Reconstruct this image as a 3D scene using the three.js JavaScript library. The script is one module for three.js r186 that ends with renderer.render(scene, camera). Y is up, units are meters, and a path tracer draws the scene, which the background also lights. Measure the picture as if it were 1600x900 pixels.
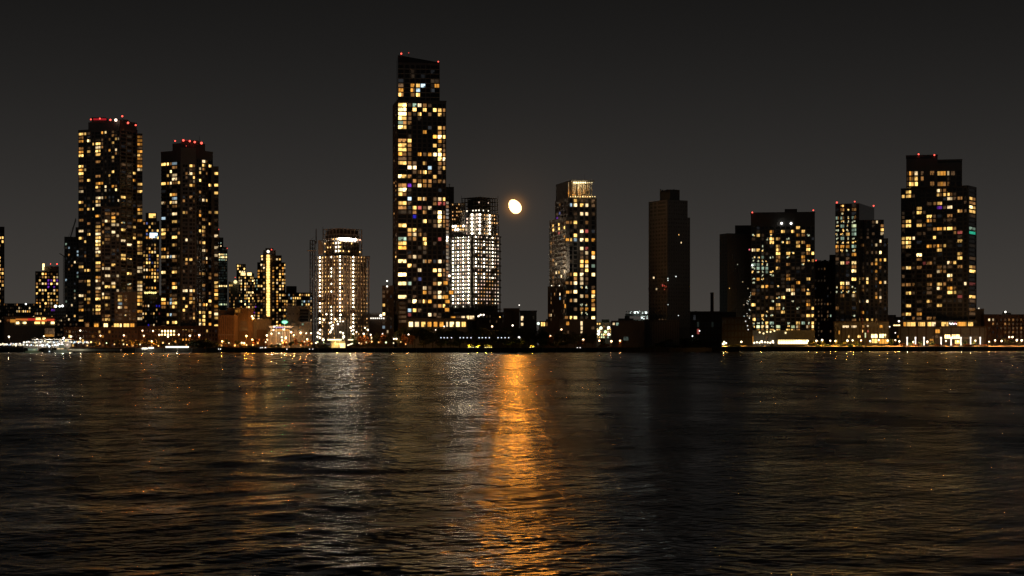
import * as THREE from 'three';
import { mergeGeometries } from 'three/addons/utils/BufferGeometryUtils.js';

/* ------------------------------------------------------------------ camera, sky, moonlight, exposure */
const F = 2800, HZ = 539, H0 = 5, VW = 1600, VH = 900;      // lens: F pixels of a 1600 x 900 frame, horizon at row HZ, eye 5 m above the water
const scene = new THREE.Scene();
const camera = new THREE.PerspectiveCamera(2 * Math.atan(VH / 2 / F) * 180 / Math.PI, VW / VH, 1, 90000);
camera.position.set(0, H0, 0);
camera.lookAt(0, H0, -100);
camera.setViewOffset(VW, VH, 0, VH / 2 - HZ, VW, VH);
const renderer = new THREE.WebGLRenderer({ antialias: true });
renderer.toneMapping = THREE.LinearToneMapping;
renderer.toneMappingExposure = 1;
renderer.shadowMap.enabled = true;

const WAVE_SLOPE = 0.0092, RIPPLE_SLOPE = 0.022, WATER_ROUGH = 0.29, MOON_GLOW = 200;
const MOON = { px: 804.4, py: 322.6, r: 12.0 };
const moonDir = new THREE.Vector3((MOON.px - 800) / F, (HZ - MOON.py) / F, -1).normalize();
{
  const W = 4096, H = 2048, data = new Float32Array(W * H * 4);
  const az0 = Math.atan2(moonDir.z, moonDir.x), el0 = Math.asin(moonDir.y);
  for (let j = 0; j < H; j++) {
    const el = ((j + 0.5) / H - 0.5) * Math.PI, e = Math.max(0, el) * 180 / Math.PI;
    // glow of the city's air: brightest at the horizon, fading upward
    const low = Math.exp(-Math.pow(e / 6.5, 1.3)), r = 0.0015 + 0.057 * low, g = r * (0.955 - 0.075 * low), b = r * (0.925 - 0.165 * low);
    for (let i = 0; i < W; i++) {
      const az = ((i + 0.5) / W - 0.5) * 2 * Math.PI, o = (j * W + i) * 4;
      let R = r, G = g, B = b;
      if (el > -0.05 && el < 0.4 && Math.abs(az - az0) < 0.3) {  // air lit round the low moon
        const a = Math.hypot((az - az0) * Math.cos(el0), el - el0) * 180 / Math.PI;
        const h1 = 0.34 * Math.exp(-Math.pow(a / 0.25, 2)), h2 = 0.022 * Math.exp(-a / 0.8);
        R += h1 + h2; G += 0.4 * h1 + 0.5 * h2; B += 0.07 * h1 + 0.16 * h2;
      }
      data[o] = R; data[o + 1] = G; data[o + 2] = B; data[o + 3] = 1;
    }
  }
  const sky = new THREE.DataTexture(data, W, H, THREE.RGBAFormat, THREE.FloatType);
  sky.mapping = THREE.EquirectangularReflectionMapping;
  sky.magFilter = THREE.LinearFilter;
  sky.needsUpdate = true;
  scene.background = sky; scene.environment = sky;
}
const moonlight = new THREE.DirectionalLight(new THREE.Color(1, 0.62, 0.25), 0.002);
moonlight.name = 'moonlight';
moonlight.position.copy(moonDir).multiplyScalar(2500);
moonlight.castShadow = true;
Object.assign(moonlight.shadow.camera, { left: -700, right: 700, top: 500, bottom: -500, near: 1, far: 6000 });
moonlight.target.position.set(0, 0, 0);
scene.add(moonlight, moonlight.target);

/* ------------------------------------------------------------------ helpers */
const rng = (a) => () => { a = (a + 0x6d2b79f5) | 0; let t = Math.imul(a ^ (a >>> 15), 1 | a); t = (t + Math.imul(t ^ (t >>> 7), 61 | t)) ^ t; return ((t ^ (t >>> 14)) >>> 0) / 4294967296; };
const R0 = rng(20240917);
const GY = 3;                                                 // street level above the river
const kx = (px) => (px - 800) / F;
const wx = (px, d) => kx(px) * d;
const wy = (py, d) => H0 + (HZ - py) * d / F;
const mpp = (d) => d / F;                                     // metres per pixel of the 1600-wide frame
const DEBUG = false, used = {};
const numbered = (n) => { const k = used[n] = (used[n] ?? -1) + 1; return k ? n + '_' + String(k).padStart(3, '0') : n; };
const ORD = ['first', 'second', 'third', 'fourth', 'fifth', 'sixth', 'seventh', 'eighth', 'ninth', 'tenth', 'eleventh', 'twelfth', 'thirteenth', 'fourteenth', 'fifteenth', 'sixteenth', 'seventeenth', 'eighteenth', 'nineteenth', 'twentieth', 'twenty-first', 'twenty-second'];
const CARD = ['no', 'one', 'two', 'three', 'four', 'five', 'six', 'seven', 'eight', 'nine', 'ten', 'eleven', 'twelve', 'thirteen', 'fourteen', 'fifteen', 'sixteen', 'seventeen', 'eighteen', 'nineteen', 'twenty', 'twenty-one', 'twenty-two'];
function tag(o, label, category, group, kind) {
  if (label) o.userData.label = label;
  if (category) o.userData.category = category;
  if (group) o.userData.group = group;
  if (kind) o.userData.kind = kind;
  return o;
}
function thing(name, label, category, pos, group) {
  const g = new THREE.Group(); g.name = numbered(name); g.position.copy(pos); scene.add(g);
  return tag(g, label, category, group);
}
function shade(m) { m.castShadow = true; m.receiveShadow = true; return m; }
// a batch of geometries in world metres, merged into one part
class Batch {
  constructor() { this.g = []; }
  add(g) { this.g.push(g.index ? g.toNonIndexed() : g); return this; }
  box(x, y, z, w, h, d, yaw = 0) {
    const g = new THREE.BoxGeometry(w, h, d), uv = g.attributes.uv, n = g.attributes.normal;
    for (let i = 0; i < uv.count; i++) { const a = Math.abs(n.getX(i)) > 0.5 ? d : w, b = Math.abs(n.getY(i)) > 0.5 ? d : h; uv.setXY(i, uv.getX(i) * a / 6 + x * 0.13, uv.getY(i) * b / 6 + y * 0.07); }
    if (yaw) g.rotateY(yaw);
    g.translate(x, y, z);
    return this.add(g);
  }
  cyl(x, y0, y1, z, r0, r1, n = 8) { const g = new THREE.CylinderGeometry(r1, r0, y1 - y0, n); g.translate(x, (y0 + y1) / 2, z); return this.add(g); }
  bar(a, b, r, n = 6) {
    const v = new THREE.Vector3().subVectors(b, a), g = new THREE.CylinderGeometry(r, r, v.length(), n);
    g.applyQuaternion(new THREE.Quaternion().setFromUnitVectors(new THREE.Vector3(0, 1, 0), v.clone().normalize()));
    g.translate((a.x + b.x) / 2, (a.y + b.y) / 2, (a.z + b.z) / 2);
    return this.add(g);
  }
  build(name, material, parent) {
    if (!this.g.length) return null;
    const g = mergeGeometries(this.g.map((x) => { for (const k of Object.keys(x.attributes)) if (!['position', 'normal', 'uv'].includes(k)) x.deleteAttribute(k); return x; }));
    const o = parent && parent !== scene ? parent.position : new THREE.Vector3();
    g.translate(-o.x, -o.y, -o.z);
    const m = shade(new THREE.Mesh(g, material)); m.name = parent === scene || !parent ? numbered(name) : name;
    (parent || scene).add(m);
    return m;
  }
}

/* ------------------------------------------------------------------ materials */
function noiseTexture(seed, n, lo, hi) {                      // fine and coarse grain
  const r = rng(seed), grid = (k) => Array.from({ length: k * k }, r), gs = [[8, 0.35], [32, 0.3], [128, 0.35]].map(([k, a]) => [k, a, grid(k)]);
  const data = new Uint8Array(n * n * 4);
  for (let y = 0; y < n; y++) for (let x = 0; x < n; x++) {
    let s = 0;
    for (const [k, a, g] of gs) {
      const u = x / n * k, v = y / n * k, i = Math.floor(u), j = Math.floor(v), f = u - i, h = v - j, at = (p, q) => g[(q % k) * k + (p % k)];
      s += a * ((at(i, j) * (1 - f) + at(i + 1, j) * f) * (1 - h) + (at(i, j + 1) * (1 - f) + at(i + 1, j + 1) * f) * h);
    }
    const v = Math.round(255 * (lo + (hi - lo) * s)), o = (y * n + x) * 4;
    data[o] = data[o + 1] = data[o + 2] = v; data[o + 3] = 255;
  }
  const t = new THREE.DataTexture(data, n, n); t.wrapS = t.wrapT = THREE.RepeatWrapping; t.magFilter = THREE.LinearFilter; t.colorSpace = THREE.SRGBColorSpace; t.needsUpdate = true;
  return t;
}
const GRAIN = noiseTexture(5, 256, 0.62, 1.0);
const matt = (r, g, b, rough = 0.85, metal = 0) => new THREE.MeshStandardMaterial({ color: new THREE.Color().setRGB(r, g, b), roughness: rough, metalness: metal, map: GRAIN });
const M = {
  brick: matt(0.2, 0.11, 0.075), darkBrick: matt(0.12, 0.09, 0.075), brown: matt(0.15, 0.105, 0.075), concrete: matt(0.34, 0.32, 0.29), pale: matt(0.55, 0.53, 0.48), black: matt(0.16, 0.152, 0.144, 0.6),
  charcoal: matt(0.27, 0.26, 0.25, 0.7), steel: matt(0.22, 0.22, 0.22, 0.45, 0.6), darkSteel: matt(0.06, 0.06, 0.06, 0.5, 0.4), white: matt(0.75, 0.75, 0.72, 0.6), asphalt: matt(0.05, 0.05, 0.052, 0.95),
  stone: matt(0.24, 0.22, 0.19, 0.95), wood: matt(0.16, 0.1, 0.06), green: matt(0.03, 0.09, 0.05), red: matt(0.35, 0.04, 0.03), greenGlass: matt(0.1, 0.13, 0.11, 0.4), blueGrey: matt(0.2, 0.22, 0.24),
};
const glass = new THREE.MeshStandardMaterial({ color: new THREE.Color().setRGB(0.018, 0.019, 0.021), roughness: 0.16, metalness: 0 });
glass.name = 'dark_glass';

// what one sees through a lit window: curtains, blinds, a ceiling lamp
const ROOMS = [0, 1, 2, 3, 4].map((k) => {
  const n = 16, r = rng(77 + k), data = new Uint8Array(n * n * 4), cx = 3 + r() * 10, cy = 9 + r() * 4;
  for (let y = 0; y < n; y++) for (let x = 0; x < n; x++) {
    let v = 0.86;
    if (k === 1 && (x < 5)) v = 0.55 + 0.12 * (x % 2);                  // curtain on one side
    if (k === 2 && (x < 3 || x > 12)) v = 0.6 + 0.1 * (x % 2);           // curtains on both
    if (k === 3) v = y > 9 ? 0.62 + 0.08 * (y % 2) : 0.9;                // blind half down
    if (k === 4) v = (x > 9 && y < 8) ? 0.4 : 0.85;                      // dark furniture
    const q = Math.hypot(x - cx, y - cy); if (q < 2.2) v = 1;            // the lamp in the room
    const o = (y * n + x) * 4; data[o] = data[o + 1] = data[o + 2] = Math.round(255 * v); data[o + 3] = 255;
  }
  const t = new THREE.DataTexture(data, n, n); t.magFilter = THREE.LinearFilter; t.colorSpace = THREE.SRGBColorSpace; t.needsUpdate = true;
  return t;
});
const LIGHTS = {                                             // colour of what shines, linear, times strength
  Y: [1, 0.59, 0.16, 3.4], W: [1, 0.7, 0.28, 4.2], y: [1, 0.57, 0.15, 2.1], w: [1, 0.72, 0.38, 1.9], O: [1, 0.41, 0.06, 1.4], o: [1, 0.45, 0.13, 0.42], d: [1, 0.55, 0.26, 0.11], r: [1, 0.2, 0.16, 0.4],
  b: [0.62, 0.85, 1, 0.95], p: [0.4, 0.07, 1, 0.55], B: [0.05, 0.04, 1, 0.4], v: [0.3, 0.36, 1, 0.4], g: [0.72, 1, 0.74, 0.6], G: [0.05, 1, 0.6, 0.45], k: [0.95, 1, 0.66, 0.8], x: [0.75, 1, 0.85, 0.03], e: [1, 0.66, 0.4, 0.03], f: [0.85, 0.9, 1, 0.022], m: [0.9, 1, 0.55, 1.6],
};
const glowCache = {};
function glow(ch, step = 1, room = -1) {
  const key = ch + step + '/' + room;
  if (!glowCache[key]) {
    const [r, g, b, s] = LIGHTS[ch];
    const m = new THREE.MeshStandardMaterial({ color: 0x0a0a0a, roughness: 0.3, emissive: new THREE.Color().setRGB(r, g, b), emissiveIntensity: s * step });
    if (room >= 0) m.emissiveMap = ROOMS[room];
    m.name = 'lit_window_' + key; glowCache[key] = m;
  }
  return glowCache[key];
}
const lampCache = {};
function lampGlow(rgb, s) {
  const key = rgb.join() + s;
  if (!lampCache[key]) { lampCache[key] = new THREE.MeshStandardMaterial({ color: 0x111111, emissive: new THREE.Color().setRGB(...rgb), emissiveIntensity: s }); lampCache[key].name = 'lamp'; }
  return lampCache[key];
}
const PANE = new THREE.BoxGeometry(1, 1, 1);

/* ------------------------------------------------------------------ buildings */
// A building is a thing whose parts are walls, glazing and windows; its blocks are laid out in plan.
class Building {
  constructor(name, label, category, px, d, group) {
    this.root = thing(name, label, category, new THREE.Vector3(wx(px, d), GY, -d), group);
    this.parts = new Map(); this.windows = []; this.gain = 0.72; this.R = rng(1000 + Math.round(px * 7 + d));
  }
  batch(name, material) { const k = name + '|' + material.uuid; if (!this.parts.has(k)) this.parts.set(k, [name, material, new Batch()]); return this.parts.get(k)[2]; }
  // a block standing with its nearest corner at pixel column xc (c = [left, corner, right]), right-hand face receding by `a` degrees
  corner(c, top, d, a, o = {}) {
    const al = a * Math.PI / 180, C = [wx(c[1], d), d], rd = [Math.cos(al), Math.sin(al)], ld = [-Math.sin(al), Math.cos(al)];
    const run = (px, v) => (kx(px) * C[1] - C[0]) / (v[0] - kx(px) * v[1]);
    let tr = run(c[2], rd), tl = run(c[0], ld);
    if (tr <= 0 || tr > 90) { if (DEBUG) console.log('R hidden', this.root.userData.label, tr); tr = o.deep ?? 22; }
    if (tl <= 0 || tl > 90) { if (DEBUG) console.log('L hidden', this.root.userData.label, tl); tl = o.deep ?? 22; }
    const P = (s, t) => new THREE.Vector3(C[0] + rd[0] * s + ld[0] * t, 0, -(C[1] + rd[1] * s + ld[1] * t));
    return this.block(P(0, tl), P(0, 0), P(tr, 0), P(tr, tl), top, d, o);
  }
  // a block seen square on
  front(x, top, d, o = {}) {
    const k = kx((x[0] + x[1]) / 2), b = Math.atan(k), u = [Math.cos(b), -Math.sin(b)], v = [Math.sin(b), Math.cos(b)], C = [k * d, d];
    const run = (px) => (kx(px) * C[1] - C[0]) / (u[0] - kx(px) * u[1]), deep = o.deep ?? 20;
    const P = (s, t) => new THREE.Vector3(C[0] + u[0] * s + v[0] * t, 0, -(C[1] + u[1] * s + v[1] * t));
    return this.block(P(run(x[0]), deep), P(run(x[0]), 0), P(run(x[1]), 0), P(run(x[1]), deep), top, d, o);
  }
  block(L, C, Rr, Bk, top, d, o) {
    const y1 = wy(top, d), y0 = o.bottom !== undefined ? wy(o.bottom, d) : GY - 0.5, y1b = o.topRight !== undefined ? wy(o.topRight, d) : y1;
    const mat = o.core ?? glass;
    // the body, its roof may slope to the right
    const pos = [], quad = (a, b, c, e) => pos.push(a, b, c, a, c, e), p = (v, y) => [v.x, y, v.z];
    const yl = y1, yr = y1b;
    quad(p(L, y0), p(C, y0), p(C, yl), p(L, yl)); quad(p(C, y0), p(Rr, y0), p(Rr, yr), p(C, yl)); quad(p(Rr, y0), p(Bk, y0), p(Bk, yr), p(Rr, yr)); quad(p(Bk, y0), p(L, y0), p(L, yl), p(Bk, yr));
    quad(p(C, yl), p(Rr, yr), p(Bk, yr), p(L, yl)); quad(p(L, y0), p(Bk, y0), p(Rr, y0), p(C, y0));
    const g = new THREE.BufferGeometry(); g.setAttribute('position', new THREE.Float32BufferAttribute(pos.flat(), 3));
    const uv = []; for (const q of pos) uv.push((q[0] - q[2]) / 6, q[1] / 6); g.setAttribute('uv', new THREE.Float32BufferAttribute(uv, 2));
    g.computeVertexNormals();
    const name = o.coreName ?? (mat === glass ? 'glazing' : 'wall');
    if (o.bottom !== undefined && o.deep !== undefined && o.deep <= 3) { const own = new Batch(); own.add(g); this.parts.set(name + '/' + this.parts.size, ['bay_wall', mat, own]); } else this.batch(name, mat).add(g);
    const face = (A, B) => { const v = new THREE.Vector3().subVectors(B, A), len = v.length(), u = v.normalize(); return { A, u, len, n: new THREE.Vector3(-u.z, 0, u.x), yaw: Math.atan2(-u.z, u.x), d, y0, y1: Math.min(y1, y1b), b: this }; };
    const k = { L: face(L, C), F: face(C, Rr), y0, y1, d, pts: [L, C, Rr, Bk] };
    if (o.parapet) {                                          // a raised edge round the roof
      const b = this.batch('parapet', o.parapet), h = o.parapetH ?? 1.1;
      for (const f of [face(L, C), face(C, Rr)]) this.slab(b, f, f.len / 2, y1 + h / 2 - 0.3, f.len + 0.5, h, 0.55, 0.05);
    }
    return k;
  }
  slab(b, f, t, y, w, h, th, out) {                           // a box lying on face f at run t
    const cx = f.A.x + f.u.x * t + f.n.x * out, cz = f.A.z + f.u.z * t + f.n.z * out;
    b.box(cx, y, cz, w, h, th, f.yaw);
  }
  runAt(f, px) { const k = kx(px); return (k * -f.A.z - f.A.x) / (f.u.x + k * f.u.z); }
  pane(f, t, y, w, h, ch, out = 0.03, strength, name = 'window') {
    const r = this.R, step = strength ?? Math.round(100 * this.gain * [0.5, 0.95, 1.55][Math.floor(r() * 3)]) / 100, room = Math.floor(r() * 5);
    this.windows.push({ x: f.A.x + f.u.x * t + f.n.x * out, y, z: f.A.z + f.u.z * t + f.n.z * out, yaw: f.yaw, w, h, m: glow(ch, step, room), size: w * h, name });
  }
  // a lit opening given in pixels on a face
  lit(f, x0, x1, y0, y1, ch, o = {}) {
    const a = this.runAt(f, x0), b = this.runAt(f, x1);
    this.pane(f, (a + b) / 2, wy((y0 + y1) / 2, f.d), b - a, (y1 - y0) * mpp(f.d), ch, o.out ?? 0.06, o.strength ?? 1, o.name ?? 'window');
    const fr = this.batch('window_frame', o.frame ?? M.black), y = wy((y0 + y1) / 2, f.d), h = (y1 - y0) * mpp(f.d), t = (a + b) / 2;
    this.slab(fr, f, t, y - h / 2 - 0.12, b - a + 0.3, 0.22, 0.4, 0.1); this.slab(fr, f, t, y + h / 2 + 0.12, b - a + 0.3, 0.22, 0.4, 0.1);
    const n = o.bays ?? 1; for (let i = 0; i <= n; i++) this.slab(fr, f, a + (b - a) * i / n, y, 0.2, h, 0.42, 0.11);
  }
  // rows and columns of windows between piers and spandrels; columns are [centre, width] in pixels, rows start at y0 every dy pixels
  facade(f, o) {
    const cols = o.cols, wall = o.wall ?? M.black, wb = this.batch(o.wallName ?? 'wall', wall), s = mpp(f.d), dy = o.dy * s, h = o.h * s, Y0 = wy(o.y0, f.d);
    const runs = cols.map(([c, w]) => [this.runAt(f, c - w / 2), this.runAt(f, c + w / 2)]).map(([a, b]) => [Math.max(0.1, a), Math.min(f.len - 0.1, b)]);
    const topY = o.top !== undefined ? wy(o.top, f.d) : f.y1, botY = o.bottom !== undefined ? wy(o.bottom, f.d) : Math.max(f.y0, Y0 - (o.n - 1) * dy - dy);
    const out = o.out ?? 0.14, th = o.th ?? 0.4;
    if (!o.bare) {
      for (let r = 0; r < o.n; r++) {                         // spandrel below each row
        const yb = Y0 - r * dy - h / 2, yn = Y0 - (r + 1) * dy + h / 2;
        if (yb > botY) this.slab(wb, f, f.len / 2, (yb + yn) / 2, f.len, yb - yn, th, out);
      }
      this.slab(wb, f, f.len / 2, (topY + Y0 + h / 2) / 2, f.len, Math.max(0.2, topY - Y0 - h / 2), th, out);
      let last = 0;
      const py0 = botY, py1 = topY - 0.02;
      for (const [a, b] of [...runs, [f.len, f.len]]) { if (a - last > 0.1) this.slab(wb, f, (a + last) / 2, (py0 + py1) / 2, a - last, py1 - py0, th, out + 0.06); last = b; }
    }
    if (o.ledge) { const lb = this.batch('ledge', o.ledge); for (let r = 0; r < o.n; r += o.ledgeEvery ?? 1) this.slab(lb, f, f.len / 2, Y0 - r * dy - dy / 2, f.len + 0.3, 0.28, o.ledgeDeep ?? 0.5, out + 0.25); }
    for (let r = 0; r < o.n; r++) for (let c = 0; c < cols.length; c++) {
      let ch = typeof o.pat === 'function' ? o.pat(r, c, this.R) : (o.pat[r] ?? '')[c];
      if (!ch || ch === '.' || ch === ' ') { if (this.R() > (o.dim ?? 0.24)) continue; ch = this.R() < 0.7 ? 'e' : 'f'; }   // a dark room with a night light or a screen
      const [a, b] = runs[c]; if (b - a < 0.25) continue;
      const y = Y0 - r * dy;
      if (ch === 'k') {                                       // a few lamps and reflections in a broken pane
        for (let q = 0; q < 3; q++) { const w = (b - a) * (0.2 + 0.25 * this.R()), hh = h * (0.25 + 0.4 * this.R()); this.pane(f, a + w / 2 + (b - a - w) * this.R(), y + (h - hh) * (this.R() - 0.5), w, hh, this.R() < 0.35 ? 'y' : 'k', 0.03, [0.5, 0.8, 1.4][q]); }
        continue;
      }
      const inset = 0.02, wide = b - a;
      if (wide > 2.6 && 'YWyOowg'.includes(ch)) {              // a wide window is two lights beside a mullion
        const m = 0.12, q = 0.42 + 0.2 * this.R();
        this.pane(f, a + wide * q / 2 - m / 4, y, wide * q - m, h - inset, ch); this.pane(f, a + wide * (1 + q) / 2, y, wide * (1 - q) - m, h - inset, this.R() < 0.3 ? (ch === 'Y' || ch === 'W' ? 'y' : 'o') : ch);
      } else this.pane(f, (a + b) / 2, y, wide - inset, h - inset, ch);
    }
  }
  done() {
    for (const [name, m, b] of this.parts.values()) b.build(name, m, this.root);
    this.windows.sort((a, b) => b.size - a.size);
    const rest = new Map();
    this.windows.forEach((w, i) => {
      if (i < 300) {
        const p = new THREE.Mesh(PANE, w.m); p.name = w.name; p.receiveShadow = true;
        p.position.set(w.x, w.y, w.z).sub(this.root.position); p.rotation.y = w.yaw; p.scale.set(w.w, w.h, 0.08); this.root.add(p);
      } else { const k = w.m; if (!rest.has(k)) rest.set(k, new Batch()); rest.get(k).box(w.x, w.y, w.z, w.w, w.h, 0.08, w.yaw); }
    });
    for (const [m, b] of rest) { const p = b.build('small_window', m, this.root); p.userData.kind = 'stuff'; }
    return this.root;
  }
}
const spread = (x0, x1, n, fill = 0.62) => Array.from({ length: n }, (_, i) => { const w = (x1 - x0) / n; return [x0 + w * (i + 0.5), w * fill]; });
const pick = (r, s) => s[Math.floor(r() * s.length)];
// lit at random: share of windows lit, palette as a string of letters; each column leans its own way
const chance = (share, palette, colBias) => (r, c, R) => R() < share * (colBias ? colBias[c % colBias.length] : 1) ? pick(R, palette) : '.';
const WARM = 'YyyyyyWwwoooddO', DIM = 'ddddoooy';

// lamps on roofs and walls are parts of the building they stand on
const BULB = new THREE.SphereGeometry(0.5, 10, 8);
function bulb(b, px, py, d, size, rgb, s, name = 'lamp') {
  const m = new THREE.Mesh(BULB, lampGlow(rgb, s)); m.name = name; const z = size * mpp(d); m.scale.set(z, z, z);
  m.position.set(wx(px, d), wy(py, d), -d).sub(b.root.position); b.root.add(m); return m;
}
const MAST = new THREE.CylinderGeometry(0.09, 0.12, 1, 6);
function beacon(b, px, py, d, base, size = 2.2, s = 3) {
  bulb(b, px, py, d, size * (0.65 + 0.45 * R0()), [1, 0.09, 0.06], s, 'beacon_light');
  const y0 = wy(base, d) - 1, y1 = wy(py, d), m = shade(new THREE.Mesh(MAST, M.darkSteel)); m.name = 'beacon_mast'; m.scale.y = y1 - y0; m.position.set(wx(px, d), (y0 + y1) / 2, -d).sub(b.root.position); b.root.add(m);
}

/* ------------------------------------------------------------------ water, land, river wall */
const SHORE = [[-500, 1160], [600, 1165], [800, 1190], [960, 1235], [1060, 1290], [1115, 1350], [1300, 1390], [2100, 1420]];
const shoreD = (px) => { for (let i = 1; i < SHORE.length; i++) if (px <= SHORE[i][0]) { const [a, b] = SHORE[i - 1], [c, e] = SHORE[i]; return b + (e - b) * (px - a) / (c - a); } return SHORE[SHORE.length - 1][1]; };
{
  // long waves are geometry; finer rows where the swell can be resolved
  const r = rng(31), waves = [];
  for (let i = 0; i < 54; i++) {
    const L = 0.9 * Math.pow(9, i / 53), th = (r() - 0.5) * 2.3 + 0.2, k = 2 * Math.PI / L;   // mostly along the line of sight
    waves.push([k * Math.sin(th), k * Math.cos(th), WAVE_SLOPE / k * (0.6 + 0.8 * r()) * (L > 5 ? Math.pow(5 / L, 0.6) : 1), r() * 6.283, L]);
  }
  for (let i = 0; i < 9; i++) { const L = 13 * Math.pow(3.4, i / 8), th = (r() - 0.5) * 2.2 + 0.2, k = 2 * Math.PI / L; waves.push([k * Math.sin(th), k * Math.cos(th), 0.0042 / k, r() * 6.283, L]); }
  const NX = 620, ratio = 1.0052, ds = [24]; while (ds[ds.length - 1] < 1460) ds.push(ds[ds.length - 1] * ratio);
  const NR = ds.length, pos = new Float32Array(NR * NX * 3), uv = new Float32Array(NR * NX * 2), nor = new Float32Array(NR * NX * 3), idx = new Uint32Array((NR - 1) * (NX - 1) * 6);
  for (let j = 0, o = 0; j < NR; j++) {
    const d = ds[j], step = d * 0.0052 * 1.0, live = waves.filter((w) => w[4] > step * 2.2).map((w) => [...w, Math.min(1, (w[4] / step - 2.2) / 3)]);
    for (let i = 0; i < NX; i++, o++) {
      const x = (-0.37 + 0.74 * i / (NX - 1)) * d, z = -d;
      const patch = 0.75 + 0.35 * Math.sin(x * 0.031 + z * 0.017 + 1.3) * Math.sin(z * 0.023 - x * 0.011) + 0.2 * Math.sin(x * 0.11 - z * 0.05);    // gusts
      let y = 0, nx = 0, nz = 0;
      for (const w of live) { const p = w[0] * x + w[1] * z + w[3], A = w[2] * w[5] * patch, c = Math.cos(p); y += A * Math.sin(p); nx -= A * w[0] * c; nz -= A * w[1] * c; }
      pos[o * 3] = x; pos[o * 3 + 1] = y; pos[o * 3 + 2] = z;
      const q = 1 / Math.hypot(nx, 1, nz); nor[o * 3] = nx * q; nor[o * 3 + 1] = q; nor[o * 3 + 2] = nz * q;
      uv[o * 2] = x / 20; uv[o * 2 + 1] = -z / 20;
    }
  }
  for (let j = 0, o = 0; j < NR - 1; j++) for (let i = 0; i < NX - 1; i++) { const a = j * NX + i, b = a + 1, c = a + NX, e = c + 1; idx[o++] = a; idx[o++] = b; idx[o++] = e; idx[o++] = a; idx[o++] = e; idx[o++] = c; }
  const g = new THREE.BufferGeometry();
  g.setAttribute('position', new THREE.BufferAttribute(pos, 3)); g.setAttribute('normal', new THREE.BufferAttribute(nor, 3)); g.setAttribute('uv', new THREE.BufferAttribute(uv, 2)); g.setIndex(new THREE.BufferAttribute(idx, 1));
  // ripples, a tile of 20 m that joins itself
  const n = 1024, T = 20, hx = new Float32Array(n * n), hy = new Float32Array(n * n), rr = rng(8);
  const data = new Uint8Array(n * n * 4), tab = new Float32Array(n * 4); for (let i = 0; i < n * 4; i++) tab[i] = Math.cos(2 * Math.PI * i / (n * 4));
  for (let q = 0; q < 64; q++) {
    const L = 0.22 * Math.pow(7, rr()), th = (rr() - 0.5) * 2.9 + 0.15, m = T / L, a = Math.round(m * Math.sin(th)), b = Math.round(m * Math.cos(th)), ph = Math.floor(rr() * n * 4), s = RIPPLE_SLOPE * (0.5 + rr()), kk = Math.hypot(a, b) || 1;
    for (let y = 0; y < n; y++) for (let x = 0; x < n; x++) { const c = tab[((a * x + b * y) * 4 + ph) & (n * 4 - 1)], o = y * n + x; hx[o] += s * a / kk * c; hy[o] += s * b / kk * c; }
  }
  for (let i = 0; i < n * n; i++) { const q = 1 / Math.hypot(hx[i], hy[i], 1); data[i * 4] = Math.round(127.5 - 127.5 * hx[i] * q); data[i * 4 + 1] = Math.round(127.5 - 127.5 * hy[i] * q); data[i * 4 + 2] = Math.round(127.5 + 127.5 * q); data[i * 4 + 3] = 255; }
  const ripple = new THREE.DataTexture(data, n, n); ripple.wrapS = ripple.wrapT = THREE.RepeatWrapping; ripple.magFilter = THREE.LinearFilter; ripple.needsUpdate = true;
  // cat's paws: patches of rougher and smoother water, a tile of 150 m
  const paws = (() => {
    const n = 512, r = rng(19), data = new Uint8Array(n * n * 4), oct = [[12, 6, 0.14], [28, 11, 0.26], [42, 16, 0.22], [70, 40, 0.18], [110, 100, 0.16]].map(([a, b, s]) => [a, b, s, Array.from({ length: a * b }, r)]);
    for (let y = 0; y < n; y++) for (let x = 0; x < n; x++) {
      let v = 0;
      for (const [a, b, s, g] of oct) { const u = x / n * a, w = y / n * b, i = Math.floor(u), j = Math.floor(w), f = u - i, h = w - j, F1 = f * f * (3 - 2 * f), H1 = h * h * (3 - 2 * h), at = (p, q) => g[(q % b) * a + (p % a)]; v += s * ((at(i, j) * (1 - F1) + at(i + 1, j) * F1) * (1 - H1) + (at(i, j + 1) * (1 - F1) + at(i + 1, j + 1) * F1) * H1); }
      v = Math.min(1, Math.max(0, (v - 0.33) / 0.34)); const o = (y * n + x) * 4; data[o] = data[o + 1] = data[o + 2] = Math.round(255 * (0.58 + 0.42 * v)); data[o + 3] = 255;
    }
    const t = new THREE.DataTexture(data, n, n); t.wrapS = t.wrapT = THREE.RepeatWrapping; t.magFilter = THREE.LinearFilter; t.repeat.set(20 / 150, 20 / 150); t.needsUpdate = true; return t;
  })();
  const water = new THREE.MeshPhysicalMaterial({ color: new THREE.Color().setRGB(0.006, 0.007, 0.007), roughness: WATER_ROUGH, roughnessMap: paws, ior: 1.33, normalMap: ripple, normalScale: new THREE.Vector2(1, 1) });
  water.name = 'river_water';
  const m = new THREE.Mesh(g, water); m.name = 'water'; m.receiveShadow = true; scene.add(m);
  tag(m, 'wide dark river rippling with the reflections of city lights', 'water', null, 'structure');
}
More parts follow.
